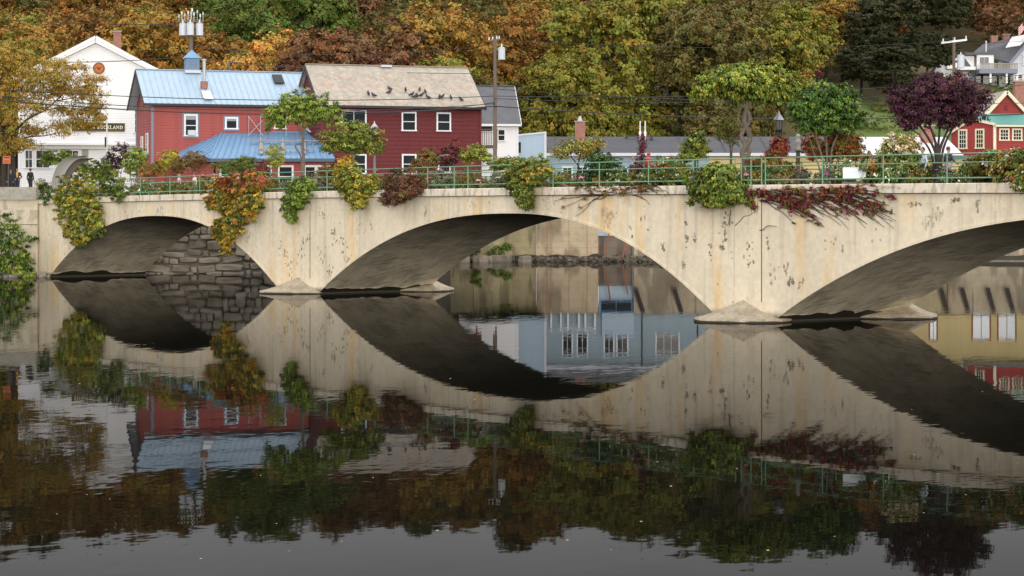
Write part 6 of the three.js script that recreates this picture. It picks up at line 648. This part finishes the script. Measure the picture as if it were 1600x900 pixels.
// pose: arms [elbow, wrist] per side, in metres for a 1.72 m figure facing +z
function person(label, pos, turn, { top, legs, hair = [.03, .02, .015], step = .12, arms, cap, sc = 1, inner }) {
  const g = thing('person', label, 'person', pos, turn, undefined); g.scale.setScalar(sc);
  const A = arms ?? [[[-.27, 1.12, -.02], [-.27, .88, .06]], [[.27, 1.12, -.02], [.27, .88, .06]]];
  const bones = []; const add = (a, b, ra, rb, c) => bones.push([a, b, ra, rb, c]);
  add([-.06, .98, 0], [.06, .98, 0], .135, .135, legs); add([0, 1.02, 0], [0, 1.2, 0], .13, .14, top); add([-.05, 1.28, 0], [.05, 1.28, 0], .145, .145, top); add([-.15, 1.4, -.01], [.15, 1.4, -.01], .07, .07, top); add([0, 1.4, 0], [0, 1.52, .01], .06, .055, skin);
  for (const s of [-1, 1]) { const st = s * step; add([s * .09, .93, 0], [s * .1, .5, st * .6 + .03], .095, .065, legs); add([s * .1, .5, st * .6 + .03], [s * .105, .09, st], .06, .042, legs); add([s * .105, .045, st - .04], [s * .12, .04, st + .17], .045, .035, [.04, .035, .03]); const [e, w] = A[s < 0 ? 0 : 1]; add([s * .18, 1.4, -.01], e, .058, .045, top); add(e, w, .045, .033, top); }
  const all = (p) => { let d = 1; for (const b of bones) { const q = capD(p, b[0], b[1], b[2], b[3]), h = clamp(.5 + .5 * (d - q) / .035); d = mix(d, q, h) - .035 * h * (1 - h); } return d; };
  const pieces = [], paint = (geo, fn) => { const p = geo.attributes.position, c = new Float32Array(p.count * 3); for (let i = 0; i < p.count; i++) c.set(fn(p.getX(i), p.getY(i), p.getZ(i)), i * 3); geo.setAttribute('color', new THREE.BufferAttribute(c, 3)); pieces.push(geo); };
  const xs = A.flat().map((q) => q[0]), zs = A.flat().map((q) => q[2]), ysm = A.flat().map((q) => q[1]);
  paint(nets((x, y, z) => all([x, y, z]), [Math.min(-.32, ...xs) - .08, -.02, Math.min(-.28, ...zs) - .08], [Math.max(.32, ...xs) + .08, Math.max(1.58, ...ysm) + .06, Math.max(.36, ...zs) + .08], .022), (x, y, z) => { let best = 9, c = top; for (const b of bones) { const q = capD([x, y, z], b[0], b[1], b[2], b[3]); if (q < best) { best = q; c = b[4]; } } if (inner && z > .05 && Math.abs(x) < .06 && y > 1.1 && c === top) return inner; return c; });
  // head: skull, jaw, nose, ears
  const hd = (x, y, z) => { const e = (cx, cy, cz, a, b, c) => (Math.hypot((x - cx) / a, (y - cy) / b, (z - cz) / c) - 1) * Math.min(a, b, c); let d = e(0, 1.63, 0, .075, .105, .092); const sm = (q, k) => { const h = clamp(.5 + .5 * (d - q) / k); d = mix(d, q, h) - k * h * (1 - h); }; sm(e(0, 1.575, .03, .052, .055, .058), .03); sm(capD([x, y, z], [0, 1.635, .088], [0, 1.605, .104], .008, .014), .012); for (const s of [-1, 1]) { sm(e(s * .077, 1.615, -.005, .012, .03, .02), .008); const q = e(s * .03, 1.635, .092, .014, .009, .014), h = clamp(.5 - .5 * (d + q) / .012); d = mix(d, -q, h) + .012 * h * (1 - h); } sm(e(0, 1.572, .083, .022, .006, .01), .006); return d; };
  paint(nets(hd, [-.11, 1.5, -.12], [.11, 1.76, .14], .009), (x, y, z) => Math.abs(y - 1.572) < .007 && z > .075 && Math.abs(x) < .026 ? [.3, .1, .09] : Math.abs(y - 1.636) < .007 && z > .07 && Math.abs(Math.abs(x) - .03) < .013 ? [.06, .04, .03] : skin);
  // hands: palm, four curled fingers, thumb from the side of the palm
  for (const s of [0, 1]) { const [e, w] = A[s], d = V(w[0] - e[0], w[1] - e[1], w[2] - e[2]).normalize(), side = V(0, 0, 1).sub(d.clone().multiplyScalar(d.z)).normalize(), nrm = d.clone().cross(side).multiplyScalar(s ? 1 : -1), P = (a, b, c) => { const q = V(...w).addScaledVector(d, a).addScaledVector(side, b).addScaledVector(nrm, c); return [q.x, q.y, q.z]; }; const hb = [[P(-.02, 0, 0), P(.05, 0, 0), .028, .03], [P(.03, .018, 0), P(.08, .026, 0), .02, .016], [P(.03, -.018, 0), P(.08, -.022, 0), .02, .016]]; [[.028, .07], [.011, .08], [-.007, .075], [-.024, .06]].forEach(([b, l]) => { hb.push([P(.08, b, 0), P(.08 + l * .5, b * 1.1, -.008), .0095, .009], [P(.08 + l * .5, b * 1.1, -.008), P(.08 + l, b * 1.05, -.03), .009, .0075]); }); hb.push([P(.02, .025, 0), P(.055, .052, -.012), .013, .011], [P(.055, .052, -.012), P(.085, .056, -.022), .011, .009]); const q = hb.flatMap((b) => [b[0], b[1]]), mn = [0, 1, 2].map((i) => Math.min(...q.map((p) => p[i])) - .04), mx = [0, 1, 2].map((i) => Math.max(...q.map((p) => p[i])) + .04); paint(nets((x, y, z) => { let D = 1; for (const b of hb) { const t = capD([x, y, z], ...b), h = clamp(.5 + .5 * (D - t) / .008); D = mix(D, t, h) - .008 * h * (1 - h); } return D; }, mn, mx, .007), () => skin); }
  part('body', mergeGeometries(pieces), personMat, g);
  part('hair', nets((x, y, z) => { const a = (Math.hypot(x / .086, (y - 1.65) / .106, (z + .012) / .1) - 1) * .086, cut = Math.max(z - .055 + (1.7 - y) * .5, 1.6 - y); return Math.max(a, Math.min(cut, 1) * .7); }, [-.11, 1.56, -.14], [.11, 1.79, .13], .011), M(...(cap ?? hair), .8), g); return g;
}
{
  const walk = (px, v) => { const s = sOf(px, -v); return bw(s, -v, topOf(s) - .14); };
  person('person in dark jacket with orange collar standing by the wing wall', [XD(27, 161.6), 6.3, -161.6], .2, { top: [.02, .022, .03], legs: [.02, .025, .05], inner: [.6, .28, .03], sc: 1.08, step: .05, arms: [[[-.3, 1.14, .0], [-.16, .98, .2]], [[.3, 1.14, .0], [.16, .98, .2]]] });
  person('person in dark clothes with dark cap beside the orange sign post', [XD(17, 162.6), 6.3, -162.6], -.4, { top: [.025, .025, .025], legs: [.03, .03, .035], cap: [.02, .02, .02], step: .05, sc: 1.05 });
  person('person in black seen from behind near the curved sculpture', [XD(47.5, 161.6), 6.3, -161.6], 2.7, { top: [.012, .013, .015], legs: [.02, .025, .03], step: .04, sc: 1.08 });
  person('person in white shirt and dark jeans walking behind the hydrangea', walk(1442, -3.6), -1.2, { top: [.55, .6, .7], legs: [.03, .04, .07], hair: [.12, .06, .03], step: .22 });
  person('person with long brown hair and pale trousers beside the purple tree stems', walk(1482, -3.4), 2.0, { top: [.05, .045, .06], legs: [.45, .36, .27], hair: [.08, .03, .02], step: .16, arms: [[[-.28, 1.14, .05], [-.2, 1.05, .26]], [[.28, 1.14, 0], [.26, .9, .08]]] });
  person('person in pale shirt and blue scarf leaning beside the amaranth spike', walk(988, -3.5), .4, { top: [.3, .36, .52], legs: [.05, .06, .1], hair: [.16, .09, .05], inner: [.6, .6, .6], arms: [[[-.28, 1.15, .06], [-.12, 1.18, .26]], [[.28, 1.15, .06], [.12, 1.2, .26]]] });
  person('person in bright red jacket behind the rose bush', walk(1013, -2.85), -2.2, { top: [.6, .02, .015], legs: [.05, .05, .08], cap: [.6, .02, .015], step: .1, sc: 1.06 });
  person('person with dark cap before the pale blue shed', walk(802, -4.2), 1.2, { top: [.3, .33, .38], legs: [.06, .07, .1], cap: [.015, .015, .02] });
  person('person in light striped shirt bending among the left flower beds', walk(280, -3.4), 1.5, { top: [.5, .5, .52], legs: [.03, .04, .08], hair: [.35, .2, .12], sc: .95 });
  person('person in cream top beside the brown twiggy shrub', walk(304, -4.2), -1.0, { top: [.6, .55, .48], legs: [.2, .17, .14], hair: [.1, .05, .03], sc: .97 });
  person('person in pale yellow jacket left of the orange trailing shrub', walk(335, -3.2), .6, { top: [.6, .58, .3], legs: [.1, .1, .12], hair: [.2, .2, .18], sc: .92 });
}
{ // leaves floating on the river
  const R = rng(55), gs = []; for (let i = 0; i < 80; i++) { const D = 30 + R() * R() * 80, px = R() * 1600, s = .012 + R() * R() * .03, g = new THREE.CircleGeometry(s, 5); g.rotateX(-Math.PI / 2 + (R() - .5) * .3); g.scale(1, 1, .7); g.translate(XD(px, D), .008, -D); gs.push(g); } tag(part('floating_leaves', gs, M(.5, .42, .3, .7), scene), 'scattered pale leaves and flecks floating on the river', 'leaves', null, 'stuff');
}
renderer.render(scene, camera);
